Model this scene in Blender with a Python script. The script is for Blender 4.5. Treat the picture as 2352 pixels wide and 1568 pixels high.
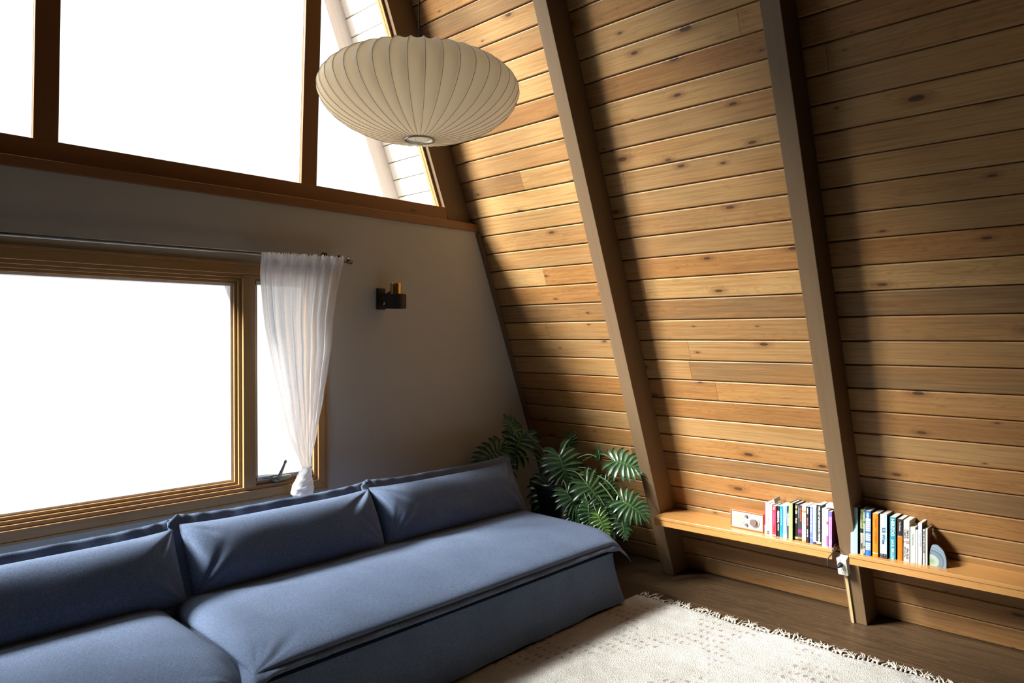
import bpy, bmesh, math, random
from math import sin, cos, tan, pi, sqrt, exp, floor, atan2, radians
from mathutils import Vector, Matrix
rnd = random.Random(7)
scene = bpy.context.scene
COL = scene.collection
for o in list(bpy.data.objects):
    bpy.data.objects.remove(o)

# ------------------------------------------------------------------ camera
cam_d = bpy.data.cameras.new('camera'); cam = bpy.data.objects.new('camera', cam_d); COL.objects.link(cam)
cam_d.sensor_width = 36; cam_d.lens = 25.016; cam_d.clip_start = .05
rt = Vector((.68861, -.725131, -.001146)); up = Vector((.006138, .004249, .999972)); fw = Vector((.725106, .688598, -.007377))
m = Matrix((rt, up, -fw)).transposed().to_4x4(); m.translation = Vector((0, 0, 1.55))
cam.matrix_world = m
scene.camera = cam

# ------------------------------------------------------------------ light
scene.view_settings.view_transform = 'Standard'
scene.view_settings.look = 'None'
scene.view_settings.gamma = 1
scene.view_settings.use_curve_mapping = False
scene.view_settings.exposure = 0.27
SUN_DIR = Vector((2.05, -1.0, -1.68)).normalized()
world = bpy.data.worlds.new('overcast_sky'); scene.world = world; world.use_nodes = True
wn = world.node_tree; wn.nodes.clear()
wo = wn.nodes.new('ShaderNodeOutputWorld'); wb = wn.nodes.new('ShaderNodeBackground')
wb.inputs['Color'].default_value = (.93, .97, 1, 1); wb.inputs['Strength'].default_value = 1.4
wn.links.new(wb.outputs[0], wo.inputs[0])
# bright lobe added to the sky above the sun to light the sofa seat
GLOW = Vector((2.05, -1.0, -2.36)).normalized() * -1
wt = wn.nodes.new('ShaderNodeTexCoord'); wd = wn.nodes.new('ShaderNodeVectorMath'); wd.operation = 'DOT_PRODUCT'; wd.inputs[1].default_value = GLOW
wm = wn.nodes.new('ShaderNodeMapRange'); wm.interpolation_type = 'SMOOTHSTEP'
for i_, v_ in ((1, cos(radians(24))), (2, cos(radians(6))), (3, 1.35), (4, 26.)): wm.inputs[i_].default_value = v_
wn.links.new(wt.outputs['Generated'], wd.inputs[0]); wn.links.new(wd.outputs['Value'], wm.inputs[0]); wn.links.new(wm.outputs[0], wb.inputs['Strength'])
sd = bpy.data.lights.new('sun', 'SUN'); sd.energy = 22.0; sd.angle = radians(18); sd.color = (1, .98, .95)
sun = bpy.data.objects.new('sun', sd); COL.objects.link(sun)
sun.rotation_euler = SUN_DIR.to_track_quat('-Z', 'Y').to_euler(); sun.location = (-4, 6, 6)
for nm, loc, sx, sz in (('window_portal', (.6, 3.75, 1.32), 3.2, 1.1), ('window_portal', (0, 3.75, 3.88), 6.6, 3.05)):
    ld = bpy.data.lights.new(nm, 'AREA'); ld.shape = 'RECTANGLE'; ld.size = sx; ld.size_y = sz
    ld.cycles.is_portal = True
    lo = bpy.data.objects.new(nm, ld); COL.objects.link(lo); lo.location = loc; lo.rotation_euler = (-pi/2, 0, 0)

# ------------------------------------------------------------------ shader expression helper
class E_:
    def __init__(s, nt, sock): s.nt = nt; s.k = sock
    def _m(s, op, *a):
        n = s.nt.nodes.new('ShaderNodeMath'); n.operation = op
        for i, v in enumerate((s,) + a):
            if isinstance(v, E_): s.nt.links.new(v.k, n.inputs[i])
            else: n.inputs[i].default_value = v
        return E_(s.nt, n.outputs[0])
    def __add__(s, o): return s._m('ADD', o)
    __radd__ = __add__
    def __sub__(s, o): return s._m('SUBTRACT', o)
    def __rsub__(s, o): return (s * -1) + o
    def __mul__(s, o): return s._m('MULTIPLY', o)
    __rmul__ = __mul__
    def __truediv__(s, o): return s._m('DIVIDE', o)
    def floor(s): return s._m('FLOOR')
    def fract(s): return s._m('FRACT')
    def abs(s): return s._m('ABSOLUTE')
    def sin(s): return s._m('SINE')
    def pow(s, e): return s._m('POWER', e)
    def mn(s, o): return s._m('MINIMUM', o)
    def mx(s, o): return s._m('MAXIMUM', o)
    def lt(s, o): return s._m('LESS_THAN', o)
    def gt(s, o): return s._m('GREATER_THAN', o)
    def sm(s, a, b, lo=0., hi=1.):
        n = s.nt.nodes.new('ShaderNodeMapRange'); n.interpolation_type = 'SMOOTHSTEP'
        s.nt.links.new(s.k, n.inputs[0])
        for i, v in zip((1, 2, 3, 4), (a, b, lo, hi)): n.inputs[i].default_value = v
        return E_(s.nt, n.outputs[0])

class Mat:
    def __init__(s, name, rough=.5, spec=.5, metal=0.):
        s.m = bpy.data.materials.new(name); s.m.use_nodes = True; s.nt = s.m.node_tree
        s.b = s.nt.nodes['Principled BSDF']; s.b.inputs['Roughness'].default_value = rough
        s.b.inputs['Specular IOR Level'].default_value = spec; s.b.inputs['Metallic'].default_value = metal
        s.out = s.nt.nodes['Material Output']
    def node(s, t, **kw):
        n = s.nt.nodes.new(t)
        for k, v in kw.items(): setattr(n, k, v)
        return n
    def co(s):
        t = s.node('ShaderNodeTexCoord'); x = s.node('ShaderNodeSeparateXYZ'); s.nt.links.new(t.outputs['Object'], x.inputs[0])
        return [E_(s.nt, x.outputs[i]) for i in range(3)]
    def vec(s, x, y, z):
        n = s.node('ShaderNodeCombineXYZ')
        for i, v in enumerate((x, y, z)):
            if isinstance(v, E_): s.nt.links.new(v.k, n.inputs[i])
            else: n.inputs[i].default_value = v
        return n.outputs[0]
    def noise(s, v, scale=1., detail=2., rough=.5, dist=0.):
        n = s.node('ShaderNodeTexNoise'); n.inputs['Scale'].default_value = scale; n.inputs['Detail'].default_value = detail
        n.inputs['Roughness'].default_value = rough; n.inputs['Distortion'].default_value = dist
        s.nt.links.new(v, n.inputs['Vector']); return E_(s.nt, n.outputs[0])
    def white(s, v):
        n = s.node('ShaderNodeTexWhiteNoise', noise_dimensions='3D'); s.nt.links.new(v, n.inputs['Vector'])
        return E_(s.nt, n.outputs[0])
    def voro(s, v, scale=1., rnd_=1., feat='F1'):
        n = s.node('ShaderNodeTexVoronoi', feature=feat, voronoi_dimensions='2D'); n.inputs['Scale'].default_value = scale; n.inputs['Randomness'].default_value = rnd_
        s.nt.links.new(v, n.inputs['Vector']); return n
    def mix(s, f, a, b, mode='MIX'):
        n = s.node('ShaderNodeMix', data_type='RGBA', blend_type=mode)
        for i, v in ((0, f), (6, a), (7, b)):
            if isinstance(v, E_): s.nt.links.new(v.k, n.inputs[i])
            elif isinstance(v, bpy.types.NodeSocket): s.nt.links.new(v, n.inputs[i])
            elif i == 0: n.inputs[i].default_value = v
            else: n.inputs[i].default_value = tuple(v) + (1,)
        return n.outputs[2]
    def color(s, c):
        if isinstance(c, bpy.types.NodeSocket): s.nt.links.new(c, s.b.inputs['Base Color'])
        else: s.b.inputs['Base Color'].default_value = tuple(c) + (1,)
        return s
    def bump(s, h, strength=.3, dist=.002):
        n = s.node('ShaderNodeBump'); n.inputs['Strength'].default_value = strength; n.inputs['Distance'].default_value = dist
        s.nt.links.new(h.k, n.inputs['Height']); s.nt.links.new(n.outputs[0], s.b.inputs['Normal']); return s

MATS = {}
def plain(name, c, rough=.6, spec=.4, metal=0.):
    if name in MATS: return MATS[name]
    M = Mat(name, rough, spec, metal)
    x, y, z = M.co()
    n = M.noise(M.vec(x, y, z), 40, 3)
    M.color(M.mix(n.sm(.3, .7), tuple(v*.93 for v in c), tuple(min(1, v*1.05) for v in c)))
    MATS[name] = M.m; return M.m

def wood(name, u, v, cols, board=0., seed=0., knots=.5, rough=.45, grain=1., gcol=(.16, .07, .02), joint=0., gscale=1., kdark=(.05, .022, .01), along=None, spec=.4, gcontrast=.5, length=(.8, 6.)):
    """u: axis index along the grain, v: axis index across the boards, third axis adds depth."""
    M = Mat(name, rough, spec)
    C = M.co(); U, V, W = C[u], C[v], C[3-u-v]
    if board:
        idx = ((V + board*.0) / board).floor()
        if joint:
            r0 = M.white(M.vec(idx, 3.1+seed, 0.))
            seg = ((U + r0*joint) / joint).floor()
        else: seg = U*0
        r1 = M.white(M.vec(idx, seg, 1.3+seed)); r2 = M.white(M.vec(idx, seg, 7.7+seed)); r3 = M.white(M.vec(idx, seg, 4.2+seed))
    else:
        idx = U*0 + seed; seg = U*0; r1 = U*0+.4; r2 = U*0+.5; r3 = U*0+.5
    off = idx*3.17 + seg*1.73 + seed
    VV = V + W*.8
    # knots : sparse voronoi points, oval dark discs with rings around them
    kv = M.voro(M.vec(U*length[0]*1.1 + off*.37, V*length[1]*.52 + off*.11, 0.), 1.6, 1.)
    kd = E_(M.nt, kv.outputs['Distance'])
    kr = M.node('ShaderNodeSeparateXYZ'); M.nt.links.new(kv.outputs['Color'], kr.inputs[0])
    on = E_(M.nt, kr.outputs[0]).lt(knots)
    ksz = E_(M.nt, kr.outputs[1]).pow(1.8)*.070 + .020
    kn = (kd/ksz) + (M.noise(M.vec(U*18 + off, V*40, W*3), 1., 2.) - .5)*.55
    bulge = (kn*-.45).pow(2) * -1.
    near = kn.sm(0., 7., 1., 0.) * on
    low = M.noise(M.vec(U*length[0]*gscale + off, VV*length[1]*gscale + off*2.3, W*3 + off), 1., 3., .55)
    ring = (low*((r3*1.1).pow(2)*20 + 3.) + VV*62*gscale + near*near*4.)
    line = ((ring*6.2831*grain).sin()*.5 + .5).pow(5)
    fine = M.noise(M.vec(U*6 + off, VV*260, W*260), 1., 3., .6)
    blotch = M.noise(M.vec(U*1.3 + off*1.9, VV*7 + off, W*4), 1., 3., .6)
    base = M.mix(r1.sm(.0, 1.), cols[0], cols[1])
    base = M.mix(r2.gt(.70)*.85, base, cols[2])
    base = M.mix(r3.gt(.80)*.5, base, cols[3])
    base = M.mix(blotch.sm(.38, .7)*.45, base, cols[3])
    base = M.mix(line*((blotch*1.3)*(r3*.6+.4))*gcontrast*.5, base, gcol)
    base = M.mix(fine.sm(.42, .75)*.32*gcontrast, base, gcol)
    streak = M.noise(M.vec(U*2.2 + off*1.3, VV*75 + off, W*60), 1., 4., .65)
    base = M.mix(streak.sm(.45, .70)*.42*gcontrast, base, gcol)
    stain = M.noise(M.vec(U*7 + off*2.1, V*16 + off, W*9), 1., 5., .7)
    base = M.mix(stain.sm(.60, .74)*.40*min(1., gcontrast), base, (gcol[0]*.9, gcol[1]*.85, gcol[2]*.9))
    base = M.mix(streak.sm(.50, .28)*.25, base, cols[1])
    if knots > 0:
        halo = kn.sm(1., 3.4, 1., 0.)*on
        base = M.mix(halo*.42, base, (gcol[0]*.8, gcol[1]*.7, gcol[2]*.7))
        core = kn.sm(.75, 1.15, 1., 0.)*on
        base = M.mix(core*.85, base, kdark)
    if joint:
        jf = ((U + r0*joint) / joint).fract()*joint
        base = M.mix(jf.lt(.0022)*.8, base, (.05, .025, .01))
    M.color(base)
    M.bump(fine*.5 + line*.5, .12, .0012)
    MATS[name] = M.m
    return M.m

# ------------------------------------------------------------------ mesh helper
class MB:
    def __init__(s): s.v = []; s.f = []; s.mi = []; s.cur = 0
    def add(s, vs, fs):
        b = len(s.v); s.v += [Vector(p) for p in vs]
        for f in fs: s.f.append(tuple(b+i for i in f)); s.mi.append(s.cur)
        return s
    def box(s, x0, x1, y0, y1, z0, z1, M=None):
        vs = [Vector((x, y, z)) for x in (x0, x1) for y in (y0, y1) for z in (z0, z1)]
        if M is not None: vs = [M @ p for p in vs]
        return s.add(vs, [(0, 1, 3, 2), (4, 6, 7, 5), (0, 4, 5, 1), (2, 3, 7, 6), (0, 2, 6, 4), (1, 5, 7, 3)])
    def hexa(s, p):   # 8 points: bottom 4 ccw, top 4 ccw
        return s.add(p, [(3, 2, 1, 0), (4, 5, 6, 7), (0, 1, 5, 4), (1, 2, 6, 5), (2, 3, 7, 6), (3, 0, 4, 7)])
    def prism(s, poly, a, b, M=None, axis='y'):
        """extrude a 2-D polygon (list of (p,q)) between a and b along an axis"""
        n = len(poly)
        def mk(p, q, t):
            r = {'y': (p, t, q), 'z': (p, q, t), 'x': (t, p, q)}[axis]
            return M @ Vector(r) if M is not None else Vector(r)
        vs = [mk(p, q, a) for p, q in poly] + [mk(p, q, b) for p, q in poly]
        return s.add(vs, [tuple(range(n))[::-1], tuple(range(n, 2*n))] + [(i, (i+1) % n, n+(i+1) % n, n+i) for i in range(n)])
    def tube(s, pts, r, n=8, cap=True):
        pts = [Vector(p) for p in pts]; rs = r if isinstance(r, (list, tuple)) else [r]*len(pts)
        b = len(s.v); ref = None
        for i, p in enumerate(pts):
            t = (pts[min(i+1, len(pts)-1)] - pts[max(i-1, 0)])
            t = t.normalized() if t.length > 1e-9 else Vector((0, 0, 1))
            if ref is None: ref = t.orthogonal().normalized()
            ref = (ref - t*ref.dot(t)); ref = ref.normalized() if ref.length > 1e-6 else t.orthogonal().normalized()
            bi = t.cross(ref)
            for k in range(n):
                a = 2*pi*k/n; s.v.append(p + (ref*cos(a) + bi*sin(a))*rs[i])
        for i in range(len(pts)-1):
            for k in range(n):
                s.f.append((b+i*n+k, b+i*n+(k+1) % n, b+(i+1)*n+(k+1) % n, b+(i+1)*n+k)); s.mi.append(s.cur)
        if cap:
            s.f.append(tuple(b+k for k in range(n))[::-1]); s.mi.append(s.cur)
            e = b+(len(pts)-1)*n; s.f.append(tuple(e+k for k in range(n))); s.mi.append(s.cur)
        return s
    def lathe(s, prof, c, n=32, M=None, caps=(True, True)):
        """prof: list of (r, z) around vertical axis at c"""
        b = len(s.v); c = Vector(c)
        for r, z in prof:
            for k in range(n):
                a = 2*pi*k/n; p = Vector((r*cos(a), r*sin(a), z))
                s.v.append(c + (M @ p if M is not None else p))
        for i in range(len(prof)-1):
            for k in range(n):
                s.f.append((b+i*n+k, b+i*n+(k+1) % n, b+(i+1)*n+(k+1) % n, b+(i+1)*n+k)); s.mi.append(s.cur)
        if caps[0]: s.f.append(tuple(b+k for k in range(n))[::-1]); s.mi.append(s.cur)
        if caps[1]:
            e = b+(len(prof)-1)*n; s.f.append(tuple(e+k for k in range(n))); s.mi.append(s.cur)
        return s
    def grid(s, P, closed=False):
        b = len(s.v); R = len(P); Cn = len(P[0])
        for row in P: s.v += [Vector(p) for p in row]
        for i in range(R-1):
            for j in range(Cn if closed else Cn-1):
                s.f.append((b+i*Cn+j, b+i*Cn+(j+1) % Cn, b+(i+1)*Cn+(j+1) % Cn, b+(i+1)*Cn+j)); s.mi.append(s.cur)
        return s
    def build(s, name, mat, parent=None, smooth=False, bevel=0., seg=2, fix=True, M=None, subsurf=0, weld=False, angle=40):
        me = bpy.data.meshes.new(name)
        o = bpy.data.objects.new(name, me); COL.objects.link(o)
        off = Vector((0, 0, 0)); Mi = None
        if parent is not None:
            root = parent; off = Vector(parent['_base'])
            o.parent = parent; o['_base'] = tuple(off)
        elif M is None:
            # pivot at the base of the thing
            xs = [p.x for p in s.v]; ys = [p.y for p in s.v]; zs = [p.z for p in s.v]
            off = Vector(((min(xs)+max(xs))/2, (min(ys)+max(ys))/2, min(zs)))
            if s.keep: off = Vector((0, 0, 0))
            o.location = off; o['_base'] = tuple(off)
        if M is not None and parent is None:
            o.matrix_world = M; Mi = M.inverted(); o['_base'] = (0, 0, 0)
            me.from_pydata([Mi @ p for p in s.v], [], s.f)
        else:
            me.from_pydata([p - off for p in s.v], [], s.f)
        mats = mat if isinstance(mat, (list, tuple)) else [mat]
        for mm in mats: me.materials.append(mm)
        for p, i in zip(me.polygons, s.mi): p.material_index = i
        if fix or weld:
            bm = bmesh.new(); bm.from_mesh(me)
            if weld: bmesh.ops.remove_doubles(bm, verts=bm.verts, dist=1e-5)
            if fix: bmesh.ops.recalc_face_normals(bm, faces=bm.faces)
            bm.to_mesh(me); bm.free()
        if smooth:
            for p in me.polygons: p.use_smooth = True
        if bevel:
            b = o.modifiers.new('bevel', 'BEVEL'); b.width = bevel; b.segments = seg; b.limit_method = 'ANGLE'; b.angle_limit = radians(angle)
            b.harden_normals = False
        if subsurf:
            b = o.modifiers.new('sub', 'SUBSURF'); b.levels = subsurf; b.render_levels = subsurf
        return o
    keep = False
def KB():
    b = MB(); b.keep = True; return b

def empty(name, loc, label, cat, group=None):
    o = bpy.data.objects.new(name, None); COL.objects.link(o); o.location = loc; o['_base'] = tuple(loc)
    o.empty_display_size = .05
    return tag(o, label, cat, group)
def tag(o, label=None, cat=None, group=None, kind=None):
    if label: o['label'] = label
    if cat: o['category'] = cat
    if group: o['group'] = group
    if kind: o['kind'] = kind
    return o
def struct(o): o['kind'] = 'structure'; return o

_font_cache = {}
def lettering(parent, text, size, origin, adv, upv, mat, name='lettering', align='LEFT', bold=0., ext=.0003, width=1.):
    adv = Vector(adv).normalized(); upv = Vector(upv).normalized(); n = adv.cross(upv)
    cu = bpy.data.curves.new('tmp_txt', 'FONT'); cu.body = text; cu.size = size; cu.align_x = align; cu.align_y = 'CENTER'
    cu.extrude = ext; cu.offset = bold
    to = bpy.data.objects.new('tmp_txt', cu); COL.objects.link(to)
    dg = bpy.context.evaluated_depsgraph_get(); dg.update()
    me = bpy.data.meshes.new_from_object(to.evaluated_get(dg), depsgraph=dg)
    bpy.data.objects.remove(to); bpy.data.curves.remove(cu)
    R = Matrix((adv*width, upv, n)).transposed().to_4x4()
    off = Vector(parent['_base'])
    R.translation = Vector(origin) - off
    me.transform(R); me.name = name
    me.materials.clear(); me.materials.append(mat)
    o = bpy.data.objects.new(name, me); COL.objects.link(o); o.parent = parent; o['_base'] = tuple(off)
    return o

# ------------------------------------------------------------------ geometry constants
D = 3.527; XW = 4.247; T_ = .3681; S_ = .12565; BAY = 1.17
R2, R3, RW, RD = 2.4926, 1.3226, .0862, .1767
TT = tan(T_)
# frame of the sloping wall: x = -world y, y = up the slope, z = into the room
MW = Matrix(((0, -sin(T_), -cos(T_)), (-1, 0, 0), (0, cos(T_), -sin(T_)))).to_4x4()
MW.translation = Vector((XW, 0, 0))
def W(y, s, n): return MW @ Vector((-y, s, n))
def wx(z, n=0.): return XW - n/cos(T_) - z*TT

# ------------------------------------------------------------------ materials
BOARD = S_
pine = [(.30, .168, .066), (.46, .282, .112), (.195, .112, .048), (.36, .155, .040)]
M_PLANK = wood('pine_boards', 0, 1, pine, board=BOARD, knots=.47, rough=.40, gcontrast=.85, spec=.32, gcol=(.13, .05, .016), joint=6.5, length=(1.5, 9.))
M_BEAM = wood('rafter_fir', 1, 0, [(.150, .096, .050), (.165, .105, .054), (.135, .085, .042), (.17, .095, .042)], knots=.2, rough=.6, grain=1.6, gcol=(.11, .055, .02), gscale=1.4, seed=3.)
M_FRAME = wood('amber_frame_wood', 0, 2, [(.20, .09, .03), (.22, .10, .032), (.20, .09, .03), (.17, .075, .024)], knots=.25, rough=.4, gcol=(.18, .07, .02), seed=9.)
M_POST = wood('amber_post_wood', 2, 0, [(.20, .09, .03), (.22, .10, .032), (.20, .09, .03), (.17, .075, .024)], knots=.3, rough=.4, gcol=(.18, .07, .02), seed=12., length=(.9, 5.))
M_CAS = wood('oak_casing', 0, 2, [(.36, .21, .085), (.39, .225, .085), (.35, .21, .085), (.32, .17, .06)], knots=0., rough=.33, gcol=(.2, .1, .035), seed=5.)
M_CASV = wood('oak_casing_upright', 2, 0, [(.36, .21, .085), (.39, .225, .085), (.35, .21, .085), (.32, .17, .06)], knots=0., rough=.33, gcol=(.2, .1, .035), seed=6.)
M_EAVE = wood('glare_pale_eave_boards', 0, 1, [(.74, .68, .60), (.78, .73, .66), (.70, .62, .54), (.80, .74, .68)], board=BOARD, knots=.45, rough=.6, gcontrast=.35, gcol=(.50, .36, .25), kdark=(.35, .2, .12), length=(1.5, 9.))  # paleness stands in for blown-out daylight on the pine
M_OUTR = wood('pale_grey_outer_rafter', 1, 0, [(.50, .46, .43), (.54, .50, .47), (.46, .42, .39), (.56, .48, .42)], knots=.2, rough=.7, gcol=(.34, .29, .26), seed=44.)  # paler and greyer than the indoor rafters
M_SHELF = wood('varnished_shelf_pine', 1, 0, [(.46, .235, .075), (.49, .25, .078), (.44, .225, .07), (.40, .18, .05)], knots=.12, rough=.22, gcol=(.24, .09, .02), seed=21., spec=.5)
M_FLOOR = wood('dark_floorboards', 1, 0, [(.026, .016, .010), (.038, .023, .013), (.019, .012, .008), (.042, .025, .013)], board=.135, knots=.12, rough=.45, gcol=(.15, .085, .038), gcontrast=1.15, joint=2.2, gscale=1.6)

def paint(name, c, rough=.75):
    M = Mat(name, rough, .3); x, y, z = M.co()
    n = M.noise(M.vec(x, y, z), 90, 3); n2 = M.noise(M.vec(x, y, z), 1.5, 2)
    M.color(M.mix(n2.sm(.3, .7), tuple(v*.97 for v in c), c)); M.bump(n, .12, .001); return M.m
M_WALL = paint('warm_grey_paint', (.41, .405, .375))
M_DARKROOM = paint('room_shell_paint', (.045, .032, .022))

def linen(name, c, c2):
    M = Mat(name, .95, .15); x, y, z = M.co()
    wx_ = (x*2*pi*620).sin()*.5+.5; wy = (y*2*pi*620).sin()*.5+.5; wz = (z*2*pi*620).sin()*.5+.5
    n = M.noise(M.vec(x*140, y*900, z*900), 1, 2); n3 = M.noise(M.vec(x*900, y*140, z*140), 1, 2)
    big = M.noise(M.vec(x, y, z), 5, 3)
    f = (n*.5+n3*.5)
    col = M.mix(f.sm(.36, .66), c, c2); col = M.mix(big.sm(.3, .7)*.25, col, tuple(v*.8 for v in c))
    M.color(col); M.bump(f*.7 + big*.3, .5, .0012)
    M.b.inputs['Sheen Weight'].default_value = .05; M.b.inputs['Sheen Roughness'].default_value = .5
    M.b.inputs['Sheen Tint'].default_value = (.6, .7, .9, 1)
    return M.m
M_LINEN = linen('slate_blue_linen', (.066, .092, .150), (.155, .200, .300))

def glass_mat():
    m = bpy.data.materials.new('window_glass'); m.use_nodes = True; nt = m.node_tree; nt.nodes.clear()
    o = nt.nodes.new('ShaderNodeOutputMaterial'); mx = nt.nodes.new('ShaderNodeMixShader')
    t = nt.nodes.new('ShaderNodeBsdfTransparent'); g = nt.nodes.new('ShaderNodeBsdfGlossy'); g.inputs['Roughness'].default_value = .02
    t.inputs['Color'].default_value = (.97, .98, .98, 1)
    lw = nt.nodes.new('ShaderNodeLayerWeight'); lw.inputs[0].default_value = .5
    p = nt.nodes.new('ShaderNodeMath'); p.operation = 'POWER'; p.inputs[1].default_value = 4.5; nt.links.new(lw.outputs['Facing'], p.inputs[0])
    f = nt.nodes.new('ShaderNodeMath'); f.operation = 'MULTIPLY_ADD'; f.inputs[1].default_value = .6; f.inputs[2].default_value = .02; nt.links.new(p.outputs[0], f.inputs[0])
    nt.links.new(f.outputs[0], mx.inputs[0]); nt.links.new(t.outputs[0], mx.inputs[1]); nt.links.new(g.outputs[0], mx.inputs[2]); nt.links.new(mx.outputs[0], o.inputs[0])
    return m
M_GLASS = glass_mat()
def cloth_mat(name, c, transp, transl, rough=.9):
    m = bpy.data.materials.new(name); m.use_nodes = True; nt = m.node_tree; nt.nodes.clear()
    o = nt.nodes.new('ShaderNodeOutputMaterial'); m1 = nt.nodes.new('ShaderNodeMixShader'); m2 = nt.nodes.new('ShaderNodeMixShader')
    d = nt.nodes.new('ShaderNodeBsdfDiffuse'); t = nt.nodes.new('ShaderNodeBsdfTranslucent'); a = nt.nodes.new('ShaderNodeBsdfTransparent')
    tc = nt.nodes.new('ShaderNodeTexCoord'); mp = nt.nodes.new('ShaderNodeMapping'); mp.inputs['Scale'].default_value = (300, 300, 90)
    nz = nt.nodes.new('ShaderNodeTexNoise'); nz.inputs['Scale'].default_value = 1.; nz.inputs['Detail'].default_value = 3
    nt.links.new(tc.outputs['Object'], mp.inputs[0]); nt.links.new(mp.outputs[0], nz.inputs['Vector'])
    mr = nt.nodes.new('ShaderNodeMapRange'); mr.inputs[1].default_value = .3; mr.inputs[2].default_value = .7
    mr.inputs[3].default_value = max(0, transp-.1); mr.inputs[4].default_value = transp+.1
    nt.links.new(nz.outputs[0], mr.inputs[0])
    for n in (d, t): n.inputs['Color'].default_value = tuple(c)+(1,)
    m1.inputs[0].default_value = transl
    nt.links.new(d.outputs[0], m1.inputs[1]); nt.links.new(t.outputs[0], m1.inputs[2])
    nt.links.new(mr.outputs[0], m2.inputs[0]); nt.links.new(m1.outputs[0], m2.inputs[1]); nt.links.new(a.outputs[0], m2.inputs[2])
    nt.links.new(m2.outputs[0], o.inputs[0]); return m
M_SHEER = cloth_mat('sheer_white_voile', (.93, .93, .95), .02, .74)
M_SHEERK = cloth_mat('knotted_white_voile', (.84, .83, .84), .0, .35)

M_BLACK = plain('matt_black_metal', (.012, .011, .011), .5, .4)
M_ROD = plain('brushed_gunmetal', (.20, .19, .18), .32, .5, 1.)
M_BRASS = plain('polished_brass', (.62, .42, .14), .22, .5, 1.)
M_NICKEL = plain('satin_nickel', (.62, .60, .56), .28, .5, 1.)
M_STONEG = plain('sage_grey_enamel', (.28, .28, .24), .35, .5, .3)
M_IVORY = plain('ivory_plastic', (.72, .69, .60), .4, .5)
M_RUBBER = plain('black_rubber_cord', (.018, .016, .022), .45, .4)
M_WHITEW = plain('glare_white_stop', (.74, .68, .64), .5)  # white colour stands in for sun glare on the stops
M_SASH = plain('grey_sash_strip', (.42, .43, .41), .45, .4)
M_PAPERW = plain('white_sticker', (.8, .8, .8), .5)
M_INK = plain('printed_black_ink', (.02, .02, .025), .6)

# ================================================================== STRUCTURE
# sloping board wall (runs on past the glass as the eave outside)
b = KB()
ZTOP = 6.6
k = 0; s0 = 0.0
prof_ch = .0055; gap = .0022; depth = .007
nb = int(ZTOP/cos(T_)/S_) + 2
poly = []
s_off = 0.0
for k in range(-1, nb):
    a = k*S_; e = a + S_
    ymin, ymax = -3.2, 3.62
    # rounded tongue-and-groove board section in (s, n)
    pr = [(a+gap, -.02), (a+gap, -depth), (a+gap+.0012, -.0035), (a+gap+.0035, -.0012), (a+gap+prof_ch+.001, 0), (e-gap-prof_ch, 0), (e-gap-.003, -.0012), (e-gap-.001, -.0035), (e-gap, -depth), (e-gap, -.02)]
    vs = [W(ymin, p, q) for p, q in pr] + [W(ymax, p, q) for p, q in pr]; n = len(pr)
    b.add(vs, [tuple(range(n))[::-1], tuple(range(n, 2*n))] + [(i, (i+1) % n, n+(i+1) % n, n+i) for i in range(n)])
vs = []
b.box(3.2, -4.335, -S_, nb*S_, -.05, -.021, M=MW)
wr = struct(b.build('wall_right', M_PLANK, M=MW))
b = KB()
for k in range(8, nb):
    a = k*S_; e = a + S_
    pr = [(a+gap, -.02), (a+gap, -depth), (a+gap+.0035, -.0012), (a+gap+prof_ch+.001, 0), (e-gap-prof_ch, 0), (e-gap-.003, -.0012), (e-gap, -depth), (e-gap, -.02)]
    vs = [W(3.6205, p, q) for p, q in pr] + [W(4.335, p, q) for p, q in pr]; n = len(pr)
    b.add(vs, [tuple(range(n))[::-1], tuple(range(n, 2*n))] + [(i, (i+1) % n, n+(i+1) % n, n+i) for i in range(n)])
struct(b.build('trim_10', M_EAVE, M=MW))
for p in wr.data.polygons: p.use_smooth = False

# floor
b = KB(); b.box(-4.9, 4.45, -3.2, 3.7, -.06, 0.); struct(b.build('floor', M_FLOOR))
# left slope, rear wall and ceiling close the room behind the camera
b = KB(); lx = -4.8
b.add([(lx, -3.2, 0), (lx, 4.2, 0), (lx+ZTOP*TT, 4.2, ZTOP), (lx+ZTOP*TT, -3.2, ZTOP), (lx-.1, -3.2, 0), (lx-.1, 4.2, 0), (lx-.1+ZTOP*TT, 4.2, ZTOP), (lx-.1+ZTOP*TT, -3.2, ZTOP)],
      [(0, 1, 2, 3), (7, 6, 5, 4), (0, 4, 5, 1), (1, 5, 6, 2), (2, 6, 7, 3), (3, 7, 4, 0)])
struct(b.build('wall_left', M_DARKROOM))
b = KB(); b.box(-4.9, 4.45, -3.3, -3.2, 0, ZTOP); struct(b.build('wall_back', M_DARKROOM))
b = KB(); b.box(-2.9, 2.4, -3.3, 3.8, 5.4, 5.5); struct(b.build('ceiling', M_DARKROOM))

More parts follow.
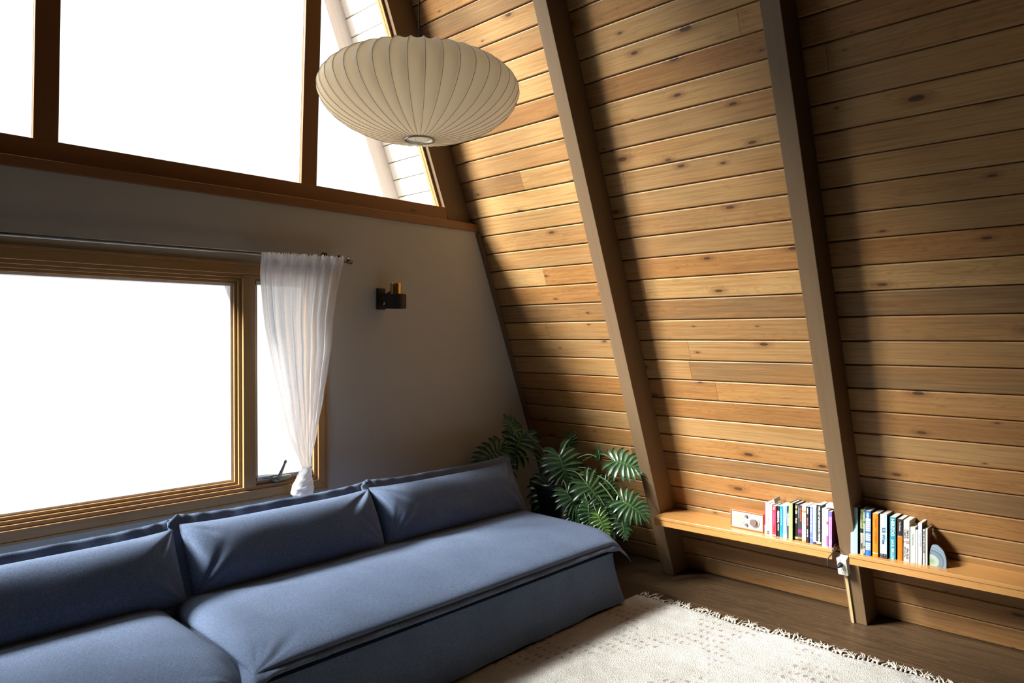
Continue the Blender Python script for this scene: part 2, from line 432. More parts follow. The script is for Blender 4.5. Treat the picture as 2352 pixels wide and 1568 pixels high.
# grey drywall under the tall window, with the opening for the low window
WX0, WX1, WZ0, WZ1 = -1.25, 2.165, .72, 1.905
b = KB(); yb = 3.66
xr = wx(2.25)
b.add([(-4.9, D, 0), (wx(0), D, 0), (wx(2.27), D, 2.27), (-4.9, D, 2.27), (-4.9, yb, 0), (wx(0), yb, 0), (wx(2.27), yb, 2.27), (-4.9, yb, 2.27),
       (WX0, D, WZ0), (WX1, D, WZ0), (WX1, D, WZ1), (WX0, D, WZ1), (WX0, yb, WZ0), (WX1, yb, WZ0), (WX1, yb, WZ1), (WX0, yb, WZ1)],
      [(0, 1, 9, 8), (1, 2, 10, 9), (2, 3, 11, 10), (3, 0, 8, 11), (5, 4, 12, 13), (6, 5, 13, 14), (7, 6, 14, 15), (4, 7, 15, 12),
       (8, 9, 13, 12), (9, 10, 14, 13), (10, 11, 15, 14), (11, 8, 12, 15), (0, 4, 5, 1), (1, 5, 6, 2), (2, 6, 7, 3), (3, 7, 4, 0)])
struct(b.build('wall_window_side', M_WALL))

# rafters on the slope
def rafter(name, y0, d=RD, w=RW, s1=ZTOP/cos(T_), lo=0., mat=M_BEAM):
    b = KB()
    # foot cut level with the floor
    pts = []
    for n in (0., d):
        for y in (y0, y0-w):
            pts.append((y, n))
    def foot(y, n): return Vector((wx(lo, n), y, lo))
    P = [foot(y0, 0), foot(y0-w, 0), foot(y0-w, d), foot(y0, d)]
    Q = [W(y0, s1, 0), W(y0-w, s1, 0), W(y0-w, s1, d), W(y0, s1, d)]
    b.hexa(P+Q)
    return struct(b.build(name, mat, M=MW, bevel=.003))
rafter('trim_1', R2); rafter('trim_2', R3); rafter('trim_3', R3-BAY); rafter('trim_4', R3-2*BAY)
rafter('trim_5', 3.651, d=.195, lo=2.27)          # end rafter against the glass
rafter('trim_6', 4.33, d=.135, lo=1.2, mat=M_OUTR)             # outer rafter of the eave

# moulding between grey wall and slope
b = KB()
b.hexa([Vector((wx(0, n), y, 0)) for y, n in ((D, 0), (3.505, 0), (3.505, .026), (D, .026))] + [Vector((wx(2.25, n), y, 2.25)) for y, n in ((D, 0), (3.505, 0), (3.505, .026), (D, .026))])
struct(b.build('trim_7', M_BEAM, M=MW, bevel=.002))
# sill beam : cap strip and upper face
b = KB()
b.add([(-4., 3.512, 2.235), (wx(2.25), 3.512, 2.262), (wx(2.25), 3.6, 2.262), (-4., 3.6, 2.235), (-4., 3.512, 2.278), (wx(2.31), 3.512, 2.312), (wx(2.31), 3.6, 2.312), (-4., 3.6, 2.278)],
      [(0, 3, 2, 1), (4, 5, 6, 7), (0, 1, 5, 4), (1, 2, 6, 5), (2, 3, 7, 6), (3, 0, 4, 7)])
struct(b.build('trim_8', M_FRAME, bevel=.003))
b = KB()
b.add([(-4., 3.56, 2.265), (wx(2.32, .2), 3.56, 2.30), (wx(2.32, .2), 3.655, 2.30), (-4., 3.655, 2.265), (-4., 3.56, 2.38), (wx(2.4, .19), 3.56, 2.402), (wx(2.4, .19), 3.655, 2.402), (-4., 3.655, 2.38)],
      [(0, 3, 2, 1), (4, 5, 6, 7), (0, 1, 5, 4), (1, 2, 6, 5), (2, 3, 7, 6), (3, 0, 4, 7)])
struct(b.build('trim_9', M_FRAME, bevel=.003))

# ------------------------------------------------------------------ tall window
win = bpy.data.objects.new('window_1', None); COL.objects.link(win); win.location = (1, 3.6, 2.39); win['_base'] = (1, 3.6, 2.39); struct(win)
def post(x0, x1, lean, z1=5.4, y0=3.5625, y1=3.585, z0=2.36):
    b = MB(); zz = z1-z0
    b.hexa([Vector((x0, y0, z0)), Vector((x1, y0, z0)), Vector((x1, y1, z0)), Vector((x0, y1, z0)), Vector((x0+lean*zz, y0, z1)), Vector((x1+lean*zz, y0, z1)), Vector((x1+lean*zz, y1, z1)), Vector((x0+lean*zz, y1, z1))])
    b.build('mullion', M_POST, win, bevel=.003)
    if y1 < 3.62:
        b = MB(); g = .002
        b.hexa([Vector((x0-g, y1, z0)), Vector((x1+g, y1, z0)), Vector((x1+g, 3.66, z0)), Vector((x0-g, 3.66, z0)), Vector((x0-g+lean*zz, y1, z1)), Vector((x1+g+lean*zz, y1, z1)), Vector((x1+g+lean*zz, 3.66, z1)), Vector((x0-g+lean*zz, 3.66, z1))])
        b.build('outer_stop', M_WHITEW, win, bevel=.004)  # outer half of the mullion, whitened for the glare on its sunlit side
post(.795, .890, .020); post(2.057, 2.154, .033)
post(-.50, -.405, .0); post(-1.8, -1.705, 0)
# slanted stops beside the end rafter
b = MB()
for n0, n1, y0, y1 in ((.195, .212, 3.60, 3.62), (.195, .206, 3.63, 3.65)):
    P = [Vector((wx(2.39, n), y, 2.39)) for y, n in ((y1, n0), (y0, n0), (y0, n1), (y1, n1))]
    b.hexa(P + [p + Vector((-2.9*TT, 0, 2.9)) for p in P])
b.build('glazing_stop', M_CASV, win)
# panes
def pane(poly, y=3.630):
    b = MB(); b.prism(poly, y, y+.006)
    return b.build('glass_pane', M_GLASS, win)
def lean(x, l, z): return x + l*(z-2.375)
zt = 5.4; z0 = 2.38
pane([(-3.8, z0), (-1.8, z0), (-1.8, zt), (lx+.1+zt*TT, zt)])
pane([(-1.705, z0), (-.50, z0), (-.50, zt), (-1.705, zt)])
pane([(-.405, z0), (.80, z0), (lean(.80, .02, zt), zt), (-.405, zt)])
pane([(.885, z0), (2.062, z0), (lean(2.062, .033, zt), zt), (lean(.885, .02, zt), zt)])
pane([(2.15, z0+.01), (wx(z0, .2), z0+.02), (lean(2.15, .033, 4.5)+.01, 4.5+.25), (lean(2.15, .033, 4.5), 4.5)])

# ------------------------------------------------------------------ low window
w2 = bpy.data.objects.new('window_2', None); COL.objects.link(w2); w2.location = (.5, 3.5, .7); w2['_base'] = (.5, 3.5, .7); struct(w2)
def frame(b, x0, x1, z0, z1, w, y0, y1):
    b.box(x0, x1, y0, y1, z0, z0+w); b.box(x0, x1, y0, y1, z1-w, z1)
def vert(b, x0, x1, z0, z1, w, y0, y1):
    b.box(x0, x0+w, y0, y1, z0+w, z1-w); b.box(x1-w, x1, y0, y1, z0+w, z1-w)
def nested(name, x0, x1, z0, z1, w, y0, y1, bev=.002, mat_=None):
    # mitred rectangular frame, horizontals and uprights as two meshes
    for part in (0, 1):
        b = MB()
        if part == 0:
            for (za, zb) in ((z0, z0+w), (z1, z1-w)):
                lo, hi = (za, zb) if za < zb else (zb, za)
                a_out, a_in = (za, zb)
                pts = lambda y: [Vector((x0, y, a_out)), Vector((x1, y, a_out)), Vector((x1-w, y, a_in)), Vector((x0+w, y, a_in))]
                b.hexa(pts(y0)+pts(y1))
        else:
            for (xa, xb) in ((x0, x0+w), (x1, x1-w)):
                pts = lambda y: [Vector((xa, y, z0)), Vector((xa, y, z1)), Vector((xb, y, z1-w)), Vector((xb, y, z0+w))]
                b.hexa(pts(y0)+pts(y1))
        b.build(name, mat_ or (M_CAS if part == 0 else M_CASV), w2, bevel=bev)
CX0, CX1, CZ0, CZ1 = -1.3, 2.19, .692, 1.931
nested('casing', CX0, CX1, CZ0, CZ1, .013, 3.507, D+.004)
nested('casing', CX0+.0125, CX1-.0125, CZ0+.0125, CZ1-.0125, .047, 3.511, D+.02)
nested('inner_frame', CX0+.058, CX1-.058, CZ0+.058, CZ1-.058, .020, 3.528, 3.66)
# mullion between the big pane and the casement
b = MB(); b.box(1.703, 1.768, 3.522, 3.655, CZ0+.075, CZ1-.062); b.build('mullion', M_CASV, w2, bevel=.002)
ix0, ix1, iz0, iz1 = CX0+.078, 1.703, CZ0+.078, CZ1-.078
nested('glazing_stop', ix0, ix1, iz0, iz1, .016, 3.545, 3.65, .0015)
nested('glazing_stop', ix0+.016, ix1-.016, iz0+.016, iz1-.016, .014, 3.562, 3.65, .0015)
nested('glazing_stop', ix0+.030, ix1-.030, iz0+.030, iz1-.030, .012, 3.580, 3.65, .0015, M_WHITEW)  # white instead of wood, for the sun glare along the glass
b = MB(); b.box(ix0+.03, ix1-.03, 3.61, 3.616, iz0+.03, iz1-.03); b.build('glass_pane', M_GLASS, w2)
# casement sash
sx0, sx1, sz0, sz1 = 1.768, 2.112, CZ0+.078, CZ1-.078
nested('casement_sash', sx0+.004, sx1+.02, sz0, sz1, .022, 3.552, 3.64, .0015)
b = MB()
for (xa, xb, za, zb) in ((sx0, sx0+.016, sz0+.01, sz1-.01), (sx1, sx1+.014, sz0+.01, sz1-.01), (sx0, sx1+.01, sz0+.018, sz0+.038), (sx0, sx1+.01, sz1-.03, sz1-.012)):
    b.box(xa, xb, 3.545, 3.60, za, zb)
b.build('weather_strip', M_SASH, w2)
b = MB(); b.box(sx0+.01, sx1+.005, 3.605, 3.611, sz0+.02, sz1-.02); b.build('glass_pane', M_GLASS, w2)
st = MB(); st.box(1.915, 2.055, 3.5435, 3.5445, sz0+.021, sz0+.034); st = st.build('sticker', M_PAPERW, w2)
b = MB()
for i in range(3): b.box(1.945, 2.02, 3.5425, 3.5432, sz0+.0235+i*.003, sz0+.0245+i*.003)
b.box(2.025, 2.048, 3.5425, 3.5432, sz0+.024, sz0+.030)
b.box(1.82, 1.85, 3.544, 3.5447, sz0+.026, sz0+.029)
b.build('printing', M_INK, st)
# crank
b = MB()
b.tube([(1.868, 3.532, .79), (1.875, 3.525, .79), (1.955, 3.523, .792), (1.964, 3.53, .792)], [.012, .016, .016, .012], 14)
cr = b.build('crank_housing', M_STONEG, w2, smooth=True, bevel=.001)
b = MB(); b.tube([(1.885, 3.515, .79), (1.893, 3.505, .812), (1.908, 3.498, .85), (1.915, 3.494, .872)], [.013, .010, .007, .006], 12)
b.tube([(1.914, 3.494, .868), (1.918, 3.492, .880), (1.921, 3.491, .890)], [.005, .0085, .006], 12)
b.build('crank_handle', M_STONEG, cr, smooth=True)

# ================================================================== THINGS
# ---- curtain rod
t = empty('curtain_rod', (1.0, 3.427, 1.95), 'dark metal curtain rod running above the low window to a cylindrical finial', 'curtain rod')
b = MB(); b.tube([(-1.5, 3.427, 1.952), (.65, 3.427, 1.962), (1.75, 3.427, 1.972), (2.245, 3.427, 1.976)], .0095, 14); b.build('rod', M_ROD, t, smooth=True)
b = MB(); b.tube([(2.228, 3.427, 1.976), (2.249, 3.427, 1.976)], .0155, 16); b.tube([(2.249, 3.427, 1.976), (2.263, 3.427, 1.976)], .008, 12); b.tube([(2.262, 3.427, 1.976), (2.268, 3.427, 1.976), (2.29, 3.427, 1.976), (2.294, 3.427, 1.976)], [.014, .0195, .0195, .017], 18)
b.build('finial', M_ROD, t, smooth=False, bevel=.001)
b = MB(); b.box(2.165, 2.195, 3.521, D, 1.965, 2.02); b.tube([(2.18, D, 2.0), (2.195, 3.48, 1.998), (2.213, 3.43, 1.995)], .005, 8); b.tube([(2.213, 3.427, 2.0), (2.213, 3.427, 1.982)], .009, 10)
b.build('bracket', M_BLACK, t)

# ---- curtain
cl = [(1.746, 1.965), (1.756, 1.818), (1.767, 1.704), (1.78, 1.598), (1.807, 1.445), (1.828, 1.353), (1.86, 1.226), (1.908, 1.028), (1.955, .920), (1.984, .850)]
crr = [(2.221, 1.979), (2.211, 1.890), (2.185, 1.768), (2.163, 1.647), (2.151, 1.486), (2.125, 1.341), (2.104, 1.211), (2.069, 1.012), (2.046, .900), (2.036, .835)]
def interp(tab, z):
    tab = sorted(tab, key=lambda q: q[1])
    if z <= tab[0][1]: return tab[0][0]
    for (a, za), (c, zb) in zip(tab, tab[1:]):
        if za <= z <= zb:
            f = (z-za)/(zb-za); return a+(c-a)*f
    return tab[-1][0]
t = empty('curtain', (1.98, 3.427, .70), 'sheer white curtain hung over the right casement and knotted at its bottom', 'curtain')
NU, NV = 220, 110
P = []
rr = random.Random(3)
ph = [rr.uniform(0, 6.28) for _ in range(8)]
for j in range(NV+1):
    v = j/NV; row = []
    for i in range(NU+1):
        u = i/NU
        z = (1.990 - .012*(1-u)) * (1-v) + .842*v
        # gather: broad folds at the left, tight ones at the right
        xl, xr_ = interp(cl, z), interp(crr, z)
        x = xl + (xr_-xl)*u
        fan = 1 - v
        fu = u**1.05
        amp = (.010 + .012*min(1, v*3))*(1-.55*v)
        f = sin(fu*2*pi*7.5 + ph[0] + .5*sin(u*5+ph[1])) + .45*sin(fu*2*pi*17 + ph[2] + v*.8) + .2*sin(fu*2*pi*31+ph[3])
        f = (1 if f > 0 else -1)*abs(f)**.75
        y = 3.425 + amp*f
        # gathered ruffle near the rod
        top = max(0, 1 - v/.055)
        y -= .016*max(0, 1 - v/.10)
        y += .004*top*sin(u*2*pi*46 + 2*sin(u*19)); z += .005*top*sin(u*2*pi*34 + ph[4])*(u > .08) + .004*top*sin(u*2*pi*71)*(u > .08)
        y -= .012*exp(-((v-.02)/.03)**2)
        # pull toward a rope at the bottom
        y += .03*max(0, v-.7)*sin((u-.5)*3.0)
        x += .003*sin(v*40+u*30)*v*v
        if v > .6:
            q = (v-.6)/.4; a = (u-.5)*pi*1.5
            y = y*(1-q*.8) + (3.427 - .026*cos(a)*1.0)*(q*.8)
        row.append((x, y, z))
    P.append(row)
b = MB(); b.grid(P); body = b.build('drape', M_SHEER, t, smooth=True, fix=False)
# header hem (double cloth)
P2 = [[(x, y-.0015, z) for x, y, z in row[::2]] for row in P[3:11]]
b = MB(); b.grid(P2); b.build('hem', M_SHEER, t, smooth=True, fix=False)
# knot
P = []
for j in range(34):
    v = j/33
    z = .852 - .176*v
    cx = 2.010 + (-.022)*sin(v*pi*.9) + (-.012)*v
    prof = [.024, .027, .034, .040, .045, .050, .056, .060, .062, .061, .056, .046, .028]
    q = v*(len(prof)-1); i0 = min(int(q), len(prof)-2); r = prof[i0] + (prof[i0+1]-prof[i0])*(q-i0)
    if v > .98: r = .012
    row = []
    for i in range(72):
        a = 2*pi*i/72
        f = 1 + .045*sin(3*a + 7*v) + .035*sin(v*30 + 2.6*sin(a+.8)) + .020*sin(v*55 + 4.*sin(a+.5)) + .012*sin(11*a+26*v)
        if .10 < v < .2: f *= 1.10
        row.append((cx + r*f*cos(a), 3.425 + r*.75*f*sin(a), z + .010*sin(a*1 + .5)*sin(v*pi)))
    P.append(row)
b = MB(); b.grid(P, closed=True); b.build('knot', M_SHEERK, t, smooth=True, fix=False)
b = MB()
for j, (dx, ln) in enumerate(((-.012, .05), (.006, .06), (.02, .045))):
    Pq = []
    for q in range(8):
        v = q/7
        Pq.append([(1.985+dx + (i/8-.5)*(.022+.012*v) + .003*sin(v*6+j), 3.425+.007*sin(i*1.6+j), .682 - ln*v) for i in range(9)])
    b.grid(Pq)
b.build('tail', M_SHEERK, t, smooth=True, fix=False)

# ---- sconce
t = empty('wall_lamp', (2.56, D, 1.78), 'small black and brass wall lamp on the grey wall right of the curtain', 'wall lamp')
b = MB(); b.box(2.533, 2.590, D-.016, D, 1.711, 1.838); pl = b.build('back_plate', M_BLACK, t, bevel=.002)
b = MB(); b.tube([(2.575, D-.016, 1.747), (2.575, D-.026, 1.747)], [.008, .007], 12); b.build('switch', M_NICKEL, pl, smooth=True)
b = MB(); b.tube([(2.588, D-.01, 1.800), (2.592, D-.05, 1.812), (2.594, D-.085, 1.825)], [.0055, .0055, .0065], 10); b.tube([(2.594, D-.075, 1.82), (2.594, D-.098, 1.83)], .010, 10); b.build('arm', M_BLACK, t, smooth=True)
b = MB(); b.lathe([(.030, 1.800), (.0338, 1.800), (.0338, 1.862), (.0322, 1.866), (.0318, 1.8635), (.008, 1.8635), (.007, 1.862), (.001, 1.862)], (2.594, 3.417, 0), 40); b.build('lamp_holder', M_BRASS, t, smooth=False, bevel=.0008)
b = MB(); b.lathe([(.0625, 1.716), (.0625, 1.798), (.060, 1.801), (.034, 1.802), (.034, 1.799), (.059, 1.797), (.0605, 1.716)], (2.594, 3.417, 0), 56, caps=(False, False)); b.build('lamp_shade', M_BLACK, t, smooth=False)
b = MB(); b.lathe([(.001, 1.742), (.012, 1.744), (.02, 1.755), (.021, 1.767), (.014, 1.785), (.012, 1.80)], (2.594, 3.417, 0), 20); b.build('bulb', plain('frosted_bulb', (.8, .78, .7), .3), t, smooth=True)

# ---- pendant lamp
LC = Vector((1.403, 1.726, 2.306)); LA = .3085
def shade_mat():
    m = bpy.data.materials.new('cream_bubble_plastic'); m.use_nodes = True; nt = m.node_tree; nt.nodes.clear()
    o = nt.nodes.new('ShaderNodeOutputMaterial'); m1 = nt.nodes.new('ShaderNodeMixShader'); m1.inputs[0].default_value = .72
    d = nt.nodes.new('ShaderNodeBsdfPrincipled'); d.inputs['Roughness'].default_value = .55; tr = nt.nodes.new('ShaderNodeBsdfTranslucent')
    tc = nt.nodes.new('ShaderNodeTexCoord'); nz = nt.nodes.new('ShaderNodeTexNoise'); nz.inputs['Scale'].default_value = 60; nz.inputs['Detail'].default_value = 4
    nt.links.new(tc.outputs['Object'], nz.inputs['Vector'])
    mx = nt.nodes.new('ShaderNodeMix'); mx.data_type = 'RGBA'; mx.inputs[6].default_value = (.93, .84, .68, 1); mx.inputs[7].default_value = (.97, .90, .78, 1)
    nt.links.new(nz.outputs[0], mx.inputs[0]); nt.links.new(mx.outputs[2], d.inputs['Base Color'])
    tr.inputs['Color'].default_value = (1., .88, .70, 1)
    nt.links.new(d.outputs[0], m1.inputs[1]); nt.links.new(tr.outputs[0], m1.inputs[2]); nt.links.new(m1.outputs[0], o.inputs[0]); return m
M_SHADE = shade_mat()
t = empty('pendant_lamp', tuple(LC), 'large cream ribbed saucer pendant lamp hanging in front of the tall window', 'pendant lamp')
NR = 40
prof = []
r0 = .044/LA
for j in range(61):
    q = -1 + 2*j/60
    # superellipse section; flatter below, rounder above
    th = q*pi/2
    r = abs(cos(th))**.92; z = sin(th)
    bz = .148 if z < 0 else .112
    if z < 0: z = -abs(z)**1.12
    prof.append((max(r, r0), z*bz))
P = []
for r, z in prof:
    row = []
    for i in range(NR*8):
        a = 2*pi*i/(NR*8); fr = (i % 8)/8
        sag = 4*fr*(1-fr)
        rr_ = LA*r; zz_ = max(0., min(1., z/.08)); k_ = 1 - (.035 + .040*zz_*zz_*(3-2*zz_))*sag*r**2.2
        row.append((LC.x + rr_*k_*cos(a), LC.y + rr_*k_*sin(a), LC.z + z*(1-.03*sag*r)))
    P.append(row)
b = MB(); b.grid(P, closed=True); sh = b.build('lamp_shade', M_SHADE, t, smooth=True, fix=False)
b = MB()
for i in range(NR):
    a = 2*pi*i/NR
    b.tube([(LC.x + (LA*r+.0006)*cos(a), LC.y + (LA*r+.0006)*sin(a), LC.z+z*1.004) for r, z in prof[2:-2]], .0007, 5)
b.build('wire_rib', plain('rib_wire', (.42, .35, .25), .5, .3), sh, smooth=True)
zb_ = LC.z - .148
b = MB()
pr = [(.040, zb_-.001), (.0435, zb_-.004), (.0475, zb_-.003), (.048, zb_+.002), (.044, zb_+.006), (.040, zb_+.005), (.040, zb_-.001)]
b.lathe(pr, (LC.x, LC.y, 0), 48, caps=(False, False)); b.build('bottom_ring', M_NICKEL, t, smooth=True)
b = MB(); b.lathe([(.05, LC.z+.108), (.05, LC.z+.116), (.012, LC.z+.120), (.012, LC.z+.14), (.005, LC.z+.15)], (LC.x, LC.y, 0), 32); b.build('top_cap', M_NICKEL, t, smooth=False)
b = MB(); b.tube([(LC.x, LC.y, LC.z+.04), (LC.x, LC.y, LC.z+.11)], .02, 16); b.lathe([(.001, LC.z-.05), (.02, LC.z-.045), (.032, LC.z-.02), (.03, LC.z+.01), (.016, LC.z+.04)], (LC.x, LC.y, 0), 24); b.build('bulb', plain('opal_bulb', (.85, .8, .62), .3), t, smooth=True)
b = MB(); b.tube([(LC.x, LC.y, LC.z+.14), (LC.x, LC.y, 5.39)], .0022, 8); b.build('cable', M_BLACK, t, smooth=True)
b = MB(); b.lathe([(.045, 5.35), (.06, 5.395), (.06, 5.4)], (LC.x, LC.y, 0), 24); b.build('ceiling_rose', M_NICKEL, t)

# ---- sofa
def sgn(x): return -1 if x < 0 else 1
def cushion(L, Wd, H, fl, seed, nu=120, nv=64, pu=5., pv=3., wr_=.006, sag=0., fzu=0., ears=0., fdrop=0., cr_amp=1.6, wamp=.5, ear=0., bul=0.):
    """returns top grid, bottom grid in local coords (x length, y width, z thickness) plus a flange grid ring"""
    r = random.Random(seed)
    ws = [(r.uniform(-1, 1)*.9, r.uniform(-1, 1)*.9, r.uniform(0, pi), r.uniform(8, 22), r.uniform(.3, 1)) for _ in range(14)]
    cr_ = [(sx, sy, [(r.uniform(.1, 1.45), r.uniform(.25, .75), r.uniform(.5, 1.2)) for _ in range(5)]) for sx in (-1, 1) for sy in (-1, 1)]
    def wr(u, v):
        w = 0
        for (cx, cy, a, fr, am) in ws:
            d2 = ((u-cx)*L)**2*3 + ((v-cy)*Wd)**2*9
            if d2 < 1.5: w += am*sin(fr*((u-cx)*L*cos(a)+(v-cy)*Wd*sin(a)))*exp(-d2*2.5)
        for sx, sy, cs in cr_:     # radiating corner creases
            dx = (1-sx*u)*L; dy = (1-sy*v)*Wd; rd = sqrt(dx*dx+dy*dy)+1e-6; an = atan2(dy, dx)
            for a0, ln, am in cs:
                w -= am*cr_amp*exp(-((an-a0)/.11)**2)*exp(-((rd-.10)/(ln*.17))**2)
        return w
    G = []
    for side in (1, -1):
        P = []
        for j in range(nv+1):
            v = -1+2*j/nv; v = sgn(v)*(1-(1-abs(v))**1.5)
            row = []
            for i in range(nu+1):
                u = -1+2*i/nu; u = sgn(u)*(1-(1-abs(u))**1.8)
                h = (1-abs(u)**(pu))**.5*(1-abs(v)**pv)**.62
                # pinch the outline between corners slightly
                X = u*L*(1-.018*(1-v*v)*abs(u)**8) ; Y = v*Wd*(1-.05*(1-(abs(u))**4)*abs(v)**6)
                ob = bul*4*h*(1-h)*(1. if side > 0 else .8)*(1 - .85*max(0, abs(u)-.93)/.07*max(0, abs(v)-.8)/.2)
                X += sgn(u)*ob*.6*abs(u)**30; Y += sgn(v)*ob*abs(v)**2
                z = side*H*h + wr(u, v)*wr_*h**.6*(1 if side > 0 else .6)
                if side > 0: z -= sag*(1-u*u)*(1-v*v)
                row.append(Vector((X, Y, z)))
            P.append(row)
        G.append(P)
    # flange ring
    top = G[0]
    edge = [top[0][i] for i in range(nu+1)] + [top[j][nu] for j in range(1, nv+1)] + [top[nv][i] for i in range(nu-1, -1, -1)] + [top[j][0] for j in range(nv-1, 0, -1)]
    n = len(edge); fl_rows = []
    for q in range(4):
        row = []
        for k in range(n):
            p = edge[k]; a = edge[k-1]; c = edge[(k+1) % n]
            tdir = (c-a); nrm = Vector((tdir.y, -tdir.x, 0))
            nrm = nrm.normalized() if nrm.length > 1e-9 else Vector((0, 0, 0))
            dd = q/3*fl
            cu_, cv_ = p.x/L, p.y/Wd
            wav = .005*sin(k*.55+seed)*q/3 + .004*sin(k*.21+seed*2)*q/3
            e = p + nrm*dd + Vector((0, 0, wav*wamp - fdrop*(q/3)**2))
            # corner ears
            ck = max(0, abs(cu_)-.93)/.07*max(0, abs(cv_)-.8)/.2
            e += Vector((sgn(cu_)*.02*ear, sgn(cv_)*.015*ear, -ears))*min(1, ck)*(q/3)
            row.append(e)
        fl_rows.append(row)
    return G, fl_rows

sofa = empty('sofa', (1.1, 2.85, 0.), 'low slate blue linen sofa along the window wall on the pale rug', 'sofa')
# base with a slipcover skirt
b = MB()
bx0, bx1, by0, by1 = -1.06, 3.325, 2.368, 3.42
def ringpts(z, g, ns=60):
    pts = []
    def seg(a, c, n_):
        for i in range(n_):
            f = i/n_; pts.append((a[0]+(c[0]-a[0])*f, a[1]+(c[1]-a[1])*f))
    x0, x1, y0, y1 = bx0-g, bx1+g, by0-g, by1
    seg((x0, y0), (x1, y0), ns*2); seg((x1, y0), (x1, y1), ns//2); seg((x1, y1), (x0, y1), ns); seg((x0, y1), (x0, y0), ns//2)
    return [Vector((x, y, z)) for x, y in pts]
rows = []
for q in range(15):
    f = q/14; z = .03 + (.318-.03)*(1-f)
    g = .0 + .008*f + .012*f*f
    ring = ringpts(z, g)
    n_ = len(ring); out = []
    for k_, p in enumerate(ring):
        wv = .004*f*sin(p.x*9+1)+.003*f*sin(p.x*23+p.y*17)
        # flare of the loose corner at the right front
        dd = sqrt((p.x-bx1)**2+(p.y-by0)**2)
        fl_ = exp(-(dd/.09)**2)*.062*f**1.5
        out.append(p + Vector((fl_*1.0, -wv - fl_*.25, 0)))
    rows.append(out)
b.grid(rows, closed=True)
b.add([rows[0][0], rows[0][120], rows[0][150], rows[0][210]], [(0, 1, 2, 3)])
b.build('base', M_LINEN, sofa, smooth=True, fix=False)
for x in (-.9, 1.1, 3.1):
    for y in (2.5, 3.3):
        b = MB(); b.tube([(x, y, 0), (x, y, .08)], .03, 12); b.build('foot', M_BLACK, sofa)
def place(G, fl_, M, name, mat, parent, fzname='piping_flange', mod=None):
    b = MB()
    for P in G: b.grid([[M @ (mod(p) if mod else p) for p in row] for row in P])
    o = b.build(name, mat, parent, smooth=True, weld=True)
    b = MB(); R1 = [[M @ ((mod(p) if mod else p) + Vector((0, 0, .0025))) for p in row] for row in fl_]; R2_ = [[M @ ((mod(p) if mod else p) + Vector((0, 0, -.0025))) for p in row] for row in fl_[::-1]]
    b.grid(R1 + R2_, closed=True)
    f = b.build(fzname, mat, o, smooth=True, weld=True)
    return o
# seat cushions
def seatmod(L, Wd):
    def f(p):
        u = p.x/L; v = p.y/Wd
        # front lip sags between the ends, right front corner droops
        dz = -.012*(1-u*u)*(1 if v < 0 else 0)*abs(v)
        if u > .9 and v < -.7: dz -= .055*((u-.9)/.1)**1.3*((-v-.7)/.3)**1.3
        return p + Vector((0, 0, dz))
    return f
for i, (xa, xb, sd_) in enumerate(((1.150, 3.352, 11), (-1.05, 1.138, 5))):
    L = (xb-xa)/2; Wd = .535
    G, F = cushion(L, Wd, .080, .022, sd_, nu=150, nv=90, pu=26., pv=4.0, wr_=.0036, ears=.010, fdrop=.012, ear=1., cr_amp=2.4, bul=.026)
    M = Matrix.Translation(((xa+xb)/2, 2.272+Wd+.040, .388))
    place(G, F, M, 'seat_cushion', M_LINEN, sofa, mod=seatmod(L, Wd))
# back cushions
tilt = radians(62)
for i, (xa, xb, sd_, zr) in enumerate(((2.225, 3.285, 41, 0.), (1.235, 2.225, 32, 0.), (.17, 1.215, 23, 0.), (-.9, .15, 14, 0.))):
    L = (xb-xa)/2; Wd = .160
    G, F = cushion(L, Wd, .100, .042, sd_, nu=120, nv=60, pu=9., pv=2.6, wr_=.004, ears=.0, cr_amp=2.2)
    yc = 3.10
    M = Matrix.Translation(((xa+xb)/2, yc, (.594, .588, .572, .565)[i])) @ Matrix.Rotation(zr, 4, 'Z') @ Matrix.Rotation(tilt, 4, 'X')
    def bm_(p, L=L, Wd=Wd, i=i):
        u = p.x/L; v = p.y/Wd
        q = p.copy()
        # ends of the top edge rise into ears
        if v > 0: q.y += .008*abs(u)**5*v
        return q
    place(G, F, M, 'back_cushion', M_LINEN, sofa, mod=bm_)

# ---- shelves
def shelf(name, y0, y1, xa, xb, label, notch):
    """xa, xb: front edge at y0 and at y1"""
    zt_ = .435
    x1 = wx(.435) - .001
    t = empty(name, ((xa+x1)/2, (y0+y1)/2, .38), label, 'shelf', None)
    b = MB()
    poly = [(xa, y0), (x1, y0), (x1, y1), (xb, y1)]
    if notch: # cut back where it passes the rafter
        ry = R3 - RW - .001; nx = wx(.42, RD) - .006
        poly = [(xa, y0), (x1, y0), (x1, ry), (nx, ry), (nx, y1), (xb, y1)]
    b.prism(poly, zt_-.019, zt_, axis='z')
    b.build('board', M_SHELF, t, bevel=.0025)
    b = MB(); b.prism([(xa+.004, y0+.003), (xa+.026, y0+.003), (xb+.026, y1-.002), (xb+.004, y1-.002)], zt_-.054, zt_-.0195, axis='z')
    b.build('front_rail', M_SHELF, t, bevel=.0015)
    return t
shelf('wall_shelf', 1.341, 2.396, 3.838, 3.798, 'varnished pine shelf carrying the radio, fixed between two rafters', False)
shelf('wall_shelf', -.02, 1.253, 3.862, 3.819, 'varnished pine shelf at the right edge carrying books and the agate', True)

